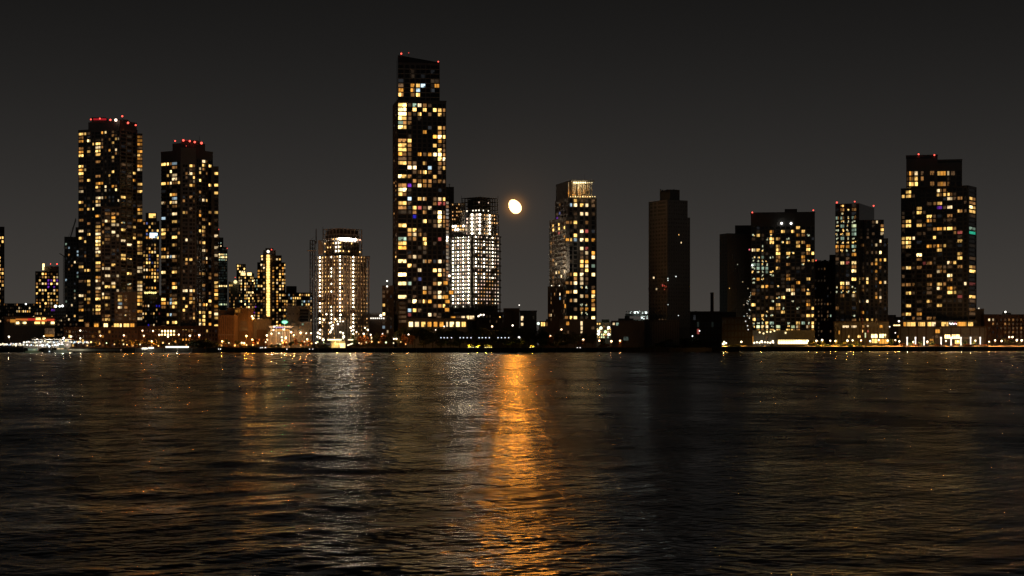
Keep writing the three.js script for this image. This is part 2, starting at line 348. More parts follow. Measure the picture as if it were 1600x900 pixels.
{
  const strip = (name, o0, o1, y, mat, px0, px1, far) => {
    const pos = [], uv = [], idx = [], n = 60;
    for (let i = 0; i <= n; i++) {
      const px = px0 + (px1 - px0) * i / n, a = shoreD(px) + o0, b = far ?? shoreD(px) + o1;
      pos.push(wx(px, a), y, -a, wx(px, b), y, -b); uv.push(wx(px, a) / 6, a / 6, wx(px, b) / 6, b / 6);
      if (i < n) { const k = i * 2; idx.push(k, k + 2, k + 3, k, k + 3, k + 1); }
    }
    const g = new THREE.BufferGeometry(); g.setAttribute('position', new THREE.Float32BufferAttribute(pos, 3)); g.setAttribute('uv', new THREE.Float32BufferAttribute(uv, 2)); g.setIndex(idx); g.computeVertexNormals();
    const m = shade(new THREE.Mesh(g, mat)); m.name = name; scene.add(m); return m;
  };
  tag(strip('ground', 0.5, 0, GY, matt(0.09, 0.085, 0.075), -700, 2300, 60000), 'dark built-up ground stretching back from the far river bank', 'ground', null, 'structure');
  tag(strip('promenade', 0.5, 15, GY + 0.02, matt(0.33, 0.28, 0.23), 1105, 1700), 'paved waterfront walk in front of the right-hand towers', 'promenade', null, 'structure');
  tag(strip('path', 2, 7, GY + 0.02, matt(0.28, 0.25, 0.22), -100, 1104), 'narrow waterside path in front of the park and left-hand towers', 'path', null, 'structure');
  tag(strip('lawn', 8, 70, GY + 0.02, matt(0.04, 0.06, 0.025), 590, 1000), 'dark park lawn behind the waterside path', 'grass', null, 'stuff');
  const bank = strip('embankment', 0.9, 7.2, GY, matt(0.36, 0.29, 0.22), 1112, 1700), bp = bank.geometry.attributes.position; for (let i = 1; i < bp.count; i += 2) bp.setY(i, GY + 1.5 + 0.25 * Math.sin(i * 1.7)); for (let i = 0; i < bp.count; i += 2) bp.setY(i, GY + 0.34); bank.geometry.computeVertexNormals();
  tag(bank, 'sloping stone and planted bank between the seawall and the right-hand walk', 'embankment', null, 'structure');
  tag(strip('street', 24, 40, GY + 0.03, M.asphalt, 1105, 1700), 'asphalt street behind the right-hand waterfront walk', 'street', null, 'structure');
  // the river wall: one course of concrete with a cap, in two runs
  const wall = (name, label, px0, px1, mat, cap, top) => {
    const t = thing(name, label, 'seawall', new THREE.Vector3(wx(px0, shoreD(px0)), 0, -shoreD(px0))), wb = new Batch(), cb = new Batch(), PILE = new THREE.BoxGeometry(0.4, top + 0.8, 0.4);
    const n = Math.round((px1 - px0) / 22);
    for (let i = 0; i < n; i++) {
      const a = px0 + (px1 - px0) * i / n, b = px0 + (px1 - px0) * (i + 1) / n, A = [wx(a, shoreD(a)), -shoreD(a)], B = [wx(b, shoreD(b)), -shoreD(b)];
      const L = Math.hypot(B[0] - A[0], B[1] - A[1]), yaw = Math.atan2(-(B[1] - A[1]), B[0] - A[0]), cx = (A[0] + B[0]) / 2, cz = (A[1] + B[1]) / 2, off = 0.35 * R0();
      wb.box(cx, (top - 2) / 2, cz + off * 0.3, L + 0.05, top + 2, 1.4, yaw);
      cb.box(cx, top + 0.16, cz + 0.1, L + 0.02, 0.3, 1.9, yaw);
      const q = shade(new THREE.Mesh(PILE, M.black)); q.name = 'fender_pile'; q.position.set(A[0], top / 2 - 0.4, A[1] + 1).sub(t.position); q.rotation.y = yaw; t.add(q);
    }
    wb.build('wall', mat, t); cb.build('coping', cap, t);
  };
  wall('seawall', 'dark concrete seawall below the right-hand waterfront walk', 1112, 1720, matt(0.05, 0.045, 0.04), matt(0.3, 0.26, 0.21), GY + 0.35);
  wall('bulkhead', 'dark timber bulkhead along the park and left-hand shore', -160, 1111, matt(0.035, 0.03, 0.027), matt(0.09, 0.08, 0.07), GY - 0.25);
}
{
  // the moon: the lit part of a gibbous moon low over the river
  const g = new THREE.SphereGeometry(1, 48, 32), p = g.attributes.position, D = 30000;
  for (let i = 0; i < p.count; i++) {
    const a = p.getX(i), b = p.getY(i), c = p.getZ(i), w = 0.76 + 0.09 * a;                // x runs along the long axis
    p.setXYZ(i, a, b * w, c * w);
  }
  g.computeVertexNormals();
  const m = new THREE.Group(), at = moonDir.clone().multiplyScalar(D * Math.hypot(1, kx(MOON.px), (HZ - MOON.py) / F)), s = MOON.r * D / F;
  at.y += H0; m.position.copy(at); m.name = 'moon'; m.rotation.z = -56 * Math.PI / 180; scene.add(m);
  const lit = (c, e) => { const q = new THREE.MeshStandardMaterial({ color: 0x222222, emissive: new THREE.Color().setRGB(...c), emissiveIntensity: e }); q.name = 'moon'; return q; };
  const disc = new THREE.Mesh(g, lit([1, 0.3, 0.011], MOON_GLOW)); disc.name = 'moon_disc'; disc.scale.set(s * 0.87, s * 0.87, s * 1.1); m.add(disc);
  const limb = new THREE.Mesh(g, lit([1, 0.62, 0.3], 3.2)); limb.name = 'moon_limb'; limb.scale.set(s, s, s * 0.2); m.add(limb);
  tag(m, 'bright egg-shaped gibbous moon with an orange glow beside the lit construction tower', 'moon');
}

/* ------------------------------------------------------------------ towers, left to right */
{ // slim tower at the frame's edge
  const b = new Building('apartment_tower', 'slim lit tower cut off by the left edge of the photo', 'tower', -6, 1600);
  const k = b.front([-24, 7], 354, 1600, { core: M.charcoal });
  b.facade(k.F, { cols: spread(-23, 6.5, 6), y0: 365, dy: 6.2, h: 3.6, n: 26, wall: M.darkBrick, pat: chance(0.6, WARM) });
  b.done();
}
{ // small far tower with a lit lift shaft
  const b = new Building('apartment_tower', 'small distant warm-lit tower with a white glowing shaft on its roof', 'tower', 73, 1800);
  const k = b.front([55, 92], 424, 1800, { core: M.charcoal }), k2 = b.front([70, 92], 416, 1806, { bottom: 424.5, core: M.charcoal });
  b.facade(k.F, { cols: spread(55.5, 91.5, 8, 0.6), y0: 428, dy: 5.1, h: 3, n: 20, wall: M.brown, pat: (r, c, R) => (c > 3 && r > 1 && r < 5 && R() < 0.4) ? 'p' : R() < 0.66 ? pick(R, 'YyyywOood') : '.' });
  b.lit(k.F, 66.2, 69.8, 412, 422, 'W'); beacon(b, 79, 412.5, 1799, 416); beacon(b, 89, 412.5, 1799, 416);
  b.done();
}
{ // dark slab beside the first twin
  const b = new Building('apartment_tower', 'narrow nearly unlit black tower left of the red-topped twins', 'tower', 112, 1420);
  const k = b.front([100.5, 124], 370, 1420), k2 = b.front([118, 126], 355, 1424, { core: M.black });
  b.facade(k.F, { cols: spread(101, 123.5, 5, 0.55), y0: 376, dy: 5.6, h: 3.2, n: 27, wall: M.black, pat: (r, c, R) => r > 20 ? (R() < 0.3 ? pick(R, 'yowW') : '.') : R() < 0.12 ? pick(R, 'bwodg') : '.' });
  b.done();
}
{ // luffing crane behind it
  const t = thing('crane', 'thin construction crane jib rising beside the narrow black tower', 'crane', new THREE.Vector3(wx(101, 1500), GY, -1500)), P = (x, y) => new THREE.Vector3(wx(x, 1500), wy(y, 1500), -1500);
  const mast = new Batch(), jib = new Batch();
  for (const dx of [-1, 1]) for (const dz of [-1, 1]) mast.bar(new THREE.Vector3(wx(101, 1500) + dx, GY, -1500 + dz), new THREE.Vector3(wx(101, 1500) + dx, wy(400, 1500), -1500 + dz), 0.14);
  for (let y = GY; y < wy(402, 1500); y += 2.4) mast.bar(new THREE.Vector3(wx(101, 1500) - 1, y, -1499), new THREE.Vector3(wx(101, 1500) + 1, y + 2.4, -1499), 0.09);
  jib.bar(P(100.5, 402), P(118.5, 341), 0.3); jib.bar(P(101.5, 403), P(119, 343), 0.22); for (let i = 0; i < 14; i++) jib.bar(P(100.5 + 18 * i / 14, 402 - 61 * i / 14), P(101.5 + 17.5 * (i + 0.6) / 14, 403 - 60 * (i + 0.6) / 14), 0.1);
  jib.bar(P(101, 401), P(93, 396), 0.35); jib.bar(P(97, 392), P(119, 343), 0.08);
  mast.build('mast', M.steel, t); jib.build('jib', M.steel, t);
}
{ // first twin, the taller
  const b = new Building('apartment_tower', 'taller of the two twin towers with red lights round its crown', 'tower', 172, 1290), d = 1290;
  const k = b.corner([123, 187, 214], 200.5, d, 62, { parapet: M.black });
  b.corner([138, 187, 213.6], 187.5, d + 0.6, 62, { bottom: 201, core: M.black });
  const wing = b.front([212, 222.6], 208.5, 1304), mid = b.front([158, 188], 323, 1280), low = b.front([179, 213.5], 458, 1270, { core: M.charcoal, parapet: M.concrete });
  const colsL = [[127, 7.5], [133.5, 3], [139, 5], [146, 2.4], [153.5, 8], [160, 3], [165.3, 3], [171.4, 3.2], [176.8, 4], [181.6, 3], [185.3, 2.4]];
  const rowTint = Array.from({ length: 60 }, () => b.R());
  const pat = (bias, pal) => (r, c, R) => R() < bias[c] * (rowTint[r] < 0.12 ? 0.25 : rowTint[r] > 0.7 ? 1.35 : 1) ? pick(R, pal) : '.';
  b.facade(k.L, { cols: colsL, y0: 205.3, dy: 5.68, h: 3.7, n: 54, wall: M.black, pat: pat([0.5, 0.16, 0.27, 0.08, 0.62, 0.2, 0.24, 0.2, 0.3, 0.16, 0.12], 'YYyywwWOOoodd') });
  b.facade(k.F, { cols: [[192.3, 7.6], [201.8, 7.6], [209.8, 5]], y0: 205.3, dy: 5.68, h: 3.6, n: 54, wall: M.charcoal, pat: (r, c, R) => r < 1 ? '.' : R() < (r > 22 ? 0.3 : 0.08) ? pick(R, 'YyyOwodk') : '.' });
  b.facade(wing.F, { cols: [[218.5, 7.6]], y0: 214, dy: 5.68, h: 3.8, n: 52, wall: M.black, pat: pat([0.5], 'YyyyywOOod') });
  b.facade(mid.F, { cols: [[161, 2.6], [168, 8.2], [177.2, 5.8], [184, 3.6]], y0: 328.4, dy: 5.7, h: 3.8, n: 33, wall: M.charcoal, pat: pat([0.34, 0.48, 0.4, 0.24], 'YyywwwOooddd') });
  b.facade(low.F, { cols: [[182.3, 2.4], [187.5, 6.6], [196.6, 4.8], [202.8, 2.4], [208.5, 5]], y0: 463, dy: 5.8, h: 3.7, n: 7, wall: M.concrete, pat: ['.yd..', '.Yo..', '.bd..', '.wo..', 'd.dd.', '.dkd.', '.d.dd'] });
  const pod = b.front([100, 216], 512.5, 1262, { deep: 26, parapet: M.brown });
  b.facade(pod.F, { cols: spread(101, 215, 22, 0.55), y0: 518.5, dy: 7, h: 4, n: 4, wall: M.brown, pat: (r, c, R) => R() < 0.14 ? pick(R, 'oOyd') : '.' });
  const lo = b.front([179.5, 213.5], 503, 1268, { core: M.charcoal });
  for (const [x0, x1, c] of [[178, 186, 'y'], [187, 190, 'W'], [193, 202, 'y'], [203.5, 210, 'O'], [162, 168.5, 'W'], [147, 154, 'O'], [133, 139, 'o']]) b.lit(x0 > 175 ? lo.F : b.front([x0 - 1.5, x1 + 1.5], 503, 1266, { core: M.charcoal }).F, x0, x1, 505.5, 510.8, c, { bays: 2 });
  // crown: a red lit strip and bare red lamps
  const strip = (x0, x1, y, w = 1.6) => { const m = new THREE.Mesh(new THREE.BoxGeometry((x1 - x0) * mpp(d), w * mpp(d), 1), lampGlow([1, 0.03, 0.05], 0.34)); m.name = 'red_light_strip'; m.position.set(wx((x0 + x1) / 2, d + 6), wy(y, d), -d - 6).sub(b.root.position); b.root.add(m); };
  strip(146, 166, 184.8, 2.6); strip(183, 194, 189.6, 1.6);
  b.batch('roof_plant', M.black).box(wx(156, d + 10), wy(186, d), -d - 10, 10, 4, 8); b.batch('roof_plant', M.black).box(wx(190, d + 10), wy(188, d), -d - 10, 9, 3, 6);
  for (const [x, y] of [[142, 186.6], [156, 185.3], [172.5, 187.3], [191, 181.6], [200, 192], [212, 195.5]]) beacon(b, x, y, d - 1, 190, 3);
  bulb(b, 181, 187.6, d - 1, 4.4, [1, 0.75, 0.6], 3); b.batch('beacon_mast', M.darkSteel).cyl(wx(191, d), wy(192, d), wy(178, d), -d - 1, 0.15, 0.08);
  b.done();
}
{ // far building between the twins
  const b = new Building('office_building', 'far warm-lit block between the twin towers with a white rooftop sign', 'building', 231, 1560), d = 1560;
  const k = b.front([212, 249], 345, d, { core: M.charcoal }), u = b.front([227.5, 245], 332.5, d + 4, { core: M.charcoal });
  b.facade(k.F, { cols: spread(219, 248.5, 7, 0.6), y0: 349, dy: 5.6, h: 3.4, n: 20, wall: M.charcoal, pat: (r, c, R) => R() < 0.55 ? pick(R, 'YyyOOooowdv') : '.' });
  b.lit(u.F, 232.5, 243.5, 333.6, 340.4, 'Y', { strength: 0.62, bays: 1 });
  b.lit(k.F, 234, 246, 364, 371.5, 'b', { strength: 3.5, out: 0.8, name: 'sign_panel' });
  const low = b.front([212, 252], 461, 1400);
  b.facade(low.F, { cols: spread(213, 251, 9, 0.5), y0: 466, dy: 6, h: 3.2, n: 9, wall: M.black, pat: (r, c, R) => R() < 0.34 ? pick(R, 'dodorywB') : '.' });
  for (let x = 226; x < 245; x += 3.2) bulb(b, x + 1, 457.3 + (R0() - 0.5), 1399, 3.4, [1, 0.8, 0.28], 1.5, 'roof_lamp');
  b.done();
}
{ // second twin
  const b = new Building('apartment_tower', 'shorter of the two twin towers with red lights round its crown', 'tower', 296, 1300), d = 1300;
  const k = b.corner([252, 300, 332], 235, d, 56, { parapet: M.black });
  b.corner([269.5, 299, 320.5], 222, d + 0.7, 56, { bottom: 236, core: M.black });
  b.front([282.5, 306], 231, d - 0.4, { bottom: 508, core: M.charcoal, deep: 4 });
  const bay = b.front([282.5, 306], 231, d - 1.2, { bottom: 520, deep: 3 }), wing = b.front([330, 341.5], 260, 1312);
  const bias = Array.from({ length: 60 }, () => b.R()), pat = (q, pal) => (r, c, R) => R() < q[c] * (bias[r] < 0.2 ? 0.35 : bias[r] > 0.65 ? 1.4 : 1) ? pick(R, pal) : '.';
  b.facade(k.L, { cols: [[255.3, 8], [262.6, 3.4], [267.2, 3.2], [273, 8], [279.8, 3.6]], y0: 253.4, dy: 6.1, h: 4.1, n: 43, wall: M.black, pat: pat([0.45, 0.3, 0.24, 0.56, 0.16], 'YYWyywwOOoodb') });
  b.facade(bay.F, { cols: [[287.3, 3.4], [291.2, 3.6], [298.2, 4.6], [303, 2.6]], y0: 259, dy: 6.1, h: 4, n: 40, wall: M.charcoal, pat: (r, c, R) => R() < (r < 6 || r > 30 ? 0.5 : 0.14) ? pick(R, 'yyOoodwd') : '.' });
  b.facade(k.F, { cols: [[308.2, 2.6], [312.2, 3.4], [318, 5], [322.6, 2.4], [328, 4.8]], y0: 250, dy: 6.1, h: 4, n: 43, wall: M.black, pat: pat([0.06, 0.2, 0.5, 0.1, 0.34], 'YYyyywOoodo') });
  b.facade(wing.F, { cols: [[337.8, 5.6]], y0: 271, dy: 6.1, h: 4, n: 40, wall: M.black, pat: pat([0.45], 'YyyOowd') });
  for (const [x, y] of [[273.6, 220.3], [286.5, 219.3], [296.5, 220.4], [304.3, 222], [314.8, 223.6]]) beacon(b, x, y, d - 1, 225, 3.4);
  beacon(b, 291, 228, d - 2, 230, 1.6, 1);
  for (const [x0, x1, y] of [[288, 296, 219.2], [297, 306, 221]]) { const m = new THREE.Mesh(new THREE.BoxGeometry((x1 - x0) * mpp(d), 1.0, 1), lampGlow([1, 0.03, 0.05], 0.5)); m.name = 'red_light_strip'; m.position.set(wx((x0 + x1) / 2, d + 4), wy(y, d), -d - 4).sub(b.root.position); b.root.add(m); }
  b.batch('roof_plant', M.black).box(wx(297, d + 6), wy(222.3, d), -d - 6, 12, 3.4, 6);
  b.batch('beacon_mast', M.darkSteel).cyl(wx(311.5, d), wy(223, d), wy(213, d), -d - 1, 0.15, 0.08);
  const pod = b.front([216.5, 341], 511, 1276, { deep: 24, parapet: M.brown });
  b.facade(pod.F, { cols: spread(218, 340, 26, 0.5), y0: 517, dy: 6.6, h: 4, n: 4, wall: M.brown, pat: (r, c, R) => r < 1 && R() < 0.25 ? pick(R, 'oOyd') : '.' });
  b.lit(pod.F, 250.5, 274.5, 516, 524, 'W', { bays: 5, strength: 2.2 });
  for (const [x0, x1, c] of [[239, 244, 'O'], [245, 250, 'y'], [285, 296, 'y'], [298, 303, 'w'], [284.5, 295, 'O']]) b.lit(pod.F, x0, x1, x0 === 284.5 ? 529 : 512.4, x0 === 284.5 ? 532 : 515.4, c, { bays: 2 });
  b.done();
}
{ // green-grey glass tower
  const b = new Building('office_tower', 'stepped grey-green glass tower right of the twins with three bright office floors', 'tower', 343, 1650), d = 1650;
  const k = b.front([330, 355.5], 386, d, { core: M.greenGlass }), u = b.front([328, 349], 371, d + 6, { core: M.greenGlass }), uu = b.front([328, 342.5], 360, d + 12, { core: M.greenGlass });
  b.facade(k.F, { cols: spread(331, 355, 9, 0.7), y0: 389.5, dy: 4.1, h: 2.5, n: 32, wall: M.greenGlass, th: 0.3, pat: (r, c, R) => c > 3 && (r === 2 || r === 3) ? pick(R, 'mmW') : c > 3 && r === 4 ? pick(R, 'gk') : c > 2 && r === 14 ? 'W' : c > 3 && r === 21 ? pick(R, 'mg') : c < 4 && R() < 0.42 ? pick(R, 'gbwwy') : c >= 4 && R() < 0.5 ? 'x' : '.' });
  for (let y = 366; y < 384; y += 4.6) for (let x = 331; x < 348; x += 4.4) if (R0() < 0.45 && x < 342 + (y - 360) * 0.4) b.lit(u.F, x, x + 2, y + 8, y + 10, pick(R0, 'gbw'), { strength: 0.9 });
  beacon(b, 341.5, 358.5, d + 10, 361, 1.8, 2); beacon(b, 355, 388, d - 1, 389, 1.6, 1);
  b.done();
}
{ // floodlit brick block by the water
  const b = new Building('brick_building', 'windowless orange-lit brick block right of the twin towers', 'building', 368, 1230), d = 1230, tan = matt(0.3, 0.2, 0.12);
  const a = b.corner([341, 366, 372], 492, d, 70, { core: tan, coreName: 'wall', deep: 20 }), c = b.front([366, 396], 481.6, d + 6, { core: tan, coreName: 'wall' }), u = b.front([355, 387], 481, d + 12, { core: tan, coreName: 'wall' });
  const rib = b.batch('rib', M.brown);
  for (let x = 342.5; x < 366; x += 3.4) b.slab(rib, a.L, b.runAt(a.L, x), (wy(493, d) + GY) / 2, 0.3, wy(493, d) - GY, 0.4, 0.15);
  for (let x = 368; x < 388; x += 1.9) b.slab(rib, c.F, b.runAt(c.F, x), (wy(483, d) + wy(531, d)) / 2, 0.34, wy(483, d) - wy(531, d), 0.45, 0.16);
  const cap = b.batch('coping', M.concrete); b.slab(cap, c.F, c.F.len / 2, wy(481.4, d), c.F.len + 0.4, 0.5, 0.7, 0.1); b.slab(cap, a.L, a.L.len / 2, wy(523, d), a.L.len, 0.5, 0.7, 0.2);
  b.lit(c.F, 366.5, 376, 483.2, 488.4, 'O', { strength: 0.3, bays: 3 }); b.lit(a.F, 367, 371.5, 484, 488, 'O', { strength: 0.3 });
  for (const [y, n] of [[505, 5], [514, 6]]) for (let i = 0; i < n; i++) b.lit(c.F, 375.5 + i * 2, 376.5 + i * 2, y - 3, y + 3, 'o', { strength: 0.55 });
  b.batch('roof_plant', M.black).box(wx(350, d + 14), wy(489, d), -d - 14, 7, 4, 6);
  b.done();
}
{ // cluster of distant flats
  const b = new Building('apartment_tower', 'distant speckled flats with a bright white bar near the roof', 'tower', 380, 1720), d = 1720;
  const k = b.front([372, 397], 427, d, { core: M.charcoal }), u = b.front([369.5, 384], 412.5, d + 8, { core: M.charcoal });
  b.facade(k.F, { cols: spread(372.5, 396.5, 8, 0.6), y0: 434, dy: 4.6, h: 2.7, n: 22, wall: M.charcoal, pat: chance(0.62, 'YyyywwWgOodo', [0.8, 1.2, 0.7, 1.4]) });
  b.facade(u.F, { cols: spread(370, 383.5, 4, 0.6), y0: 415.5, dy: 4.6, h: 2.8, n: 3, wall: M.charcoal, pat: chance(0.65, 'WYyw') });
  b.lit(k.F, 376, 384, 426, 430.5, 'W', { strength: 0.7, bays: 2, out: 0.6 }); b.lit(k.F, 386.5, 393, 426, 430.5, 'W', { strength: 0.8, bays: 1, out: 0.6 });
  b.done();
  const e = new Building('apartment_building', 'beige flats with a pale blank wall left of the speckled flats', 'building', 364, 1650), q = e.front([357, 374], 440, 1650, { core: M.pale, coreName: 'wall' });
  e.facade(q.F, { cols: spread(357.5, 373.5, 5, 0.5), y0: 446, dy: 5, h: 2.6, n: 14, wall: M.pale, pat: chance(0.5, 'Yyoodd') });
  beacon(e, 367.5, 433.5, 1649, 440, 1.6, 1.4); bulb(e, 367.8, 440.4, 1648, 5.4, [1, 0.8, 0.35], 1.6); e.done();
  const f = new Building('apartment_building', 'lower far flats between the speckled flats and the strip-lit tower', 'building', 400, 1780), s = f.front([396, 405], 434, 1780, { core: M.charcoal });
  f.facade(s.F, { cols: spread(396.3, 404.7, 4, 0.6), y0: 438, dy: 4.6, h: 2.6, n: 20, wall: M.brown, pat: chance(0.6, 'Yywwoodgp') }); f.done();
}
{ // tower with a lit vertical strip
  const b = new Building('apartment_tower', 'round-shouldered tower with one glowing yellow strip from roof to street', 'tower', 424, 1480), d = 1480;
  const k = b.front([402, 446], 410, d, { core: M.brown, coreName: 'wall' }), m = b.front([406.5, 440], 399, d + 4, { core: M.brown, coreName: 'wall' }), c = b.front([411, 431], 391, d + 8, { core: M.charcoal });
  b.facade(k.F, { cols: [[404, 3], [408.5, 2.4], [412.5, 2.6], [427, 2.6], [433, 2.6], [437.5, 2.6], [442, 2.6], [445, 1.4]], y0: 414, dy: 4.7, h: 3, n: 22, wall: M.brown, pat: chance(0.62, 'YyyywwOOooodd') });
  b.facade(m.F, { cols: spread(407, 439.5, 7, 0.55), y0: 400.5, dy: 4.6, h: 2.8, n: 2, wall: M.brown, pat: chance(0.6, 'YyOow') });
  const n = 23; for (let i = 0; i < n; i++) b.lit(k.F, 416.3, 421.6, 398 + i * 4.2 + 0.25, 398 + i * 4.2 + 3.95, 'Y', { strength: 0.95, out: 0.9, name: 'lit_stair_window', frame: M.white });
  bulb(b, 419, 393, d - 1, 4.5, [1, 0.9, 0.7], 2); beacon(b, 424.3, 390, d + 6, 393, 2.4); b.batch('roof_plant', M.black).box(wx(421, d + 12), wy(389.5, d), -d - 12, 6, 3, 5);
  b.done();
}
{ // low blocks between strip tower and first construction tower
  const b = new Building('apartment_building', 'dark-roofed far block with scattered lit windows behind the white flats', 'building', 466, 1560), d = 1560;
  const k = b.front([446, 488], 457, d, { core: M.charcoal }); b.front([447, 463.5], 447, d + 5, { core: M.black });
  b.facade(k.F, { cols: spread(446.5, 487.5, 12, 0.6), y0: 461, dy: 4.9, h: 3, n: 11, wall: M.charcoal, pat: (r, c, R) => c === 7 && r > 1 ? 'g' : R() < 0.6 ? pick(R, 'Yyywowodb') : '.' });
  b.done();
  const w = new Building('apartment_building', 'pale white apartment block with small dark windows and balconies', 'building', 466, 1290), f = w.front([447.5, 485], 480, 1290, { core: M.pale, coreName: 'wall', parapet: M.white });
  w.facade(f.F, { cols: [[449.8, 1.4], [453, 1.4], [458.5, 1.4], [464.4, 1.4]], y0: 485.4, dy: 5, h: 2.4, n: 4, wall: M.pale, pat: ['....', '....', '....', '...o'] });
  for (let r = 0; r < 4; r++) { const y = 485 + r * 4.9; w.slab(w.batch('balcony', M.darkSteel), w.runAt(f.F, 475) ? f.F : f.F, w.runAt(f.F, 475), wy(y + 1.6, 1290), 14 * mpp(1290), 1, 1.6, 0.9); w.slab(w.batch('balcony_opening', glass), f.F, w.runAt(f.F, 475), wy(y - 0.6, 1290), 13 * mpp(1290), 1.1, 0.3, 0.35); }
  w.lit(f.F, 473.5, 477.5, 484, 487, 'O', { strength: 0.6 }); w.lit(f.F, 479, 482, 498.5, 501.5, 'o', {}); w.done();
  const g = new Building('office_building', 'blue-grey low glass block below the white flats', 'building', 471, 1262), q = g.front([455, 487], 502.5, 1262, { core: M.blueGrey, deep: 14 });
  g.facade(q.F, { cols: spread(456, 486, 8, 0.66), y0: 506.5, dy: 5, h: 3.2, n: 4, wall: M.blueGrey, pat: chance(0.32, 'odg') }); g.done();
  const s = new Building('shed', 'dark flat-roofed shed right of the orange-lit brick block', 'shed', 409, 1240), r = s.front([396.5, 424], 498.5, 1240, { core: M.charcoal, coreName: 'wall', deep: 16 });
  s.slab(s.batch('downpipe', M.steel), r.F, s.runAt(r.F, 399), (wy(499, 1240) + GY) / 2, 0.5, wy(499, 1240) - GY, 0.5, 0.3); s.front([411, 417], 492.5, 1246, { core: M.black }); s.front([401, 417], 515, 1236, { core: M.brown, coreName: 'wall', deep: 5 });
  s.batch('roof_rail', M.steel).box(wx(410, 1240), wy(498, 1240), -1240, 10, 0.2, 0.2); s.done();
}

/* ------------------------------------------------------------------ towers under construction */
// open floors: slabs on columns round a concrete core, with work lamps hung at the edges of the floors
function site(b, c, top, bottom, d, a, o) {
  const al = a * Math.PI / 180, s = mpp(d), h = o.dy * s, Yt = wy(top, d), Yb = Math.max(GY, wy(bottom, d));
  const C = [wx(c[1], d), d], rd = [Math.cos(al), Math.sin(al)], ld = [-Math.sin(al), Math.cos(al)], run = (px, v) => (kx(px) * C[1] - C[0]) / (v[0] - kx(px) * v[1]);
  let tr = run(c[2], rd), tl = run(c[0], ld); if (tr <= 0 || tr > 60) tr = 25; if (tl <= 0 || tl > 60) tl = 25;
  const yawR = Math.atan2(rd[1], rd[0]);                    // local x runs along the right-hand face
  const P = (u, v, y) => new THREE.Vector3(C[0] + rd[0] * u + ld[0] * v, y, -(C[1] + rd[1] * u + ld[1] * v));
  const put = (batch, u, v, y, w, hh, t) => { const p = P(u, v, y); batch.box(p.x, p.y, p.z, w, hh, t, yawR); };
  const slabs = b.batch('floor_slab', M.concrete), cols = b.batch('column', M.concrete), core = b.batch('core_wall', o.coreMat ?? M.concrete), hang = b.batch('safety_rail', M.darkSteel);
  const n = Math.floor((Yt - Yb) / h), in_ = o.inset ?? 3.2;
  for (let i = 0; i <= n; i++) { put(slabs, tr / 2, tl / 2, Yt - i * h - 0.15, tr, 0.3, tl); if (i < n) { put(hang, tr / 2, 0.06, Yt - (i + 1) * h + 1.1, tr - 0.2, 0.12, 0.1); put(hang, 0.06, tl / 2, Yt - (i + 1) * h + 1.1, 0.1, 0.12, tl - 0.2); } }
  put(core, in_ + (tr - in_) / 2, in_ + (tl - in_) / 2, (Yt + Yb) / 2 - 0.4, tr - in_ - 0.4, Yt - Yb - 0.8, tl - in_ - 0.4);
  const nr = o.nr, nl = o.nl;
  for (let i = 0; i <= nr; i++) put(cols, 0.3 + (tr - 0.6) * i / nr, 0.28, (Yt + Yb) / 2, o.cw ?? 0.55, Yt - Yb - 0.1, 0.5);
  for (let i = 1; i <= nl; i++) put(cols, 0.28, 0.3 + (tl - 0.6) * i / nl, (Yt + Yb) / 2, 0.5, Yt - Yb - 0.1, o.cw ?? 0.55);
  if (o.cornerDark) put(b.batch('corner_mast', M.black), -0.25, -0.25, (Yt + Yb) / 2, 1.3, Yt - Yb, 1.3);
  if (o.netEvery) for (let i = o.netFrom ?? 0; i <= n; i += o.netEvery) { put(b.batch('debris_net', M.black), tr / 2, -0.35, Yt - i * h, tr + 0.6, 1.0, 0.5); put(b.batch('debris_net', M.black), -0.35, tl / 2, Yt - i * h, 0.5, 1.0, tl + 0.6); }
  // work lamps and lit room walls
  for (let i = 0; i < n; i++) for (const side of ['R', 'L']) {
    const nb = side === 'R' ? nr : nl, len = side === 'R' ? tr : tl;
    for (let q = 0; q < nb; q++) {
      const L = o.lamp(side, q, i, b.R); if (!L) continue;
      const [ch, w, strength] = L, t = 0.3 + (len - 0.6) * (q + 0.5) / nb, y = Yt - (i + (ch === 'wall' ? 0.52 : 0.34)) * h, p = side === 'R' ? P(t, 0.9, y) : P(0.9, t, y);
      b.windows.push({ x: p.x, y: p.y, z: p.z, yaw: side === 'R' ? yawR : yawR + Math.PI / 2, w, h: L[3] ?? 0.9, m: lampGlow(ch, strength), size: strength + R0() * 0.01, name: 'work_lamp' });
    }
  }
  return { P, tr, tl, yawR, Yt, Yb, n, h, put };
}
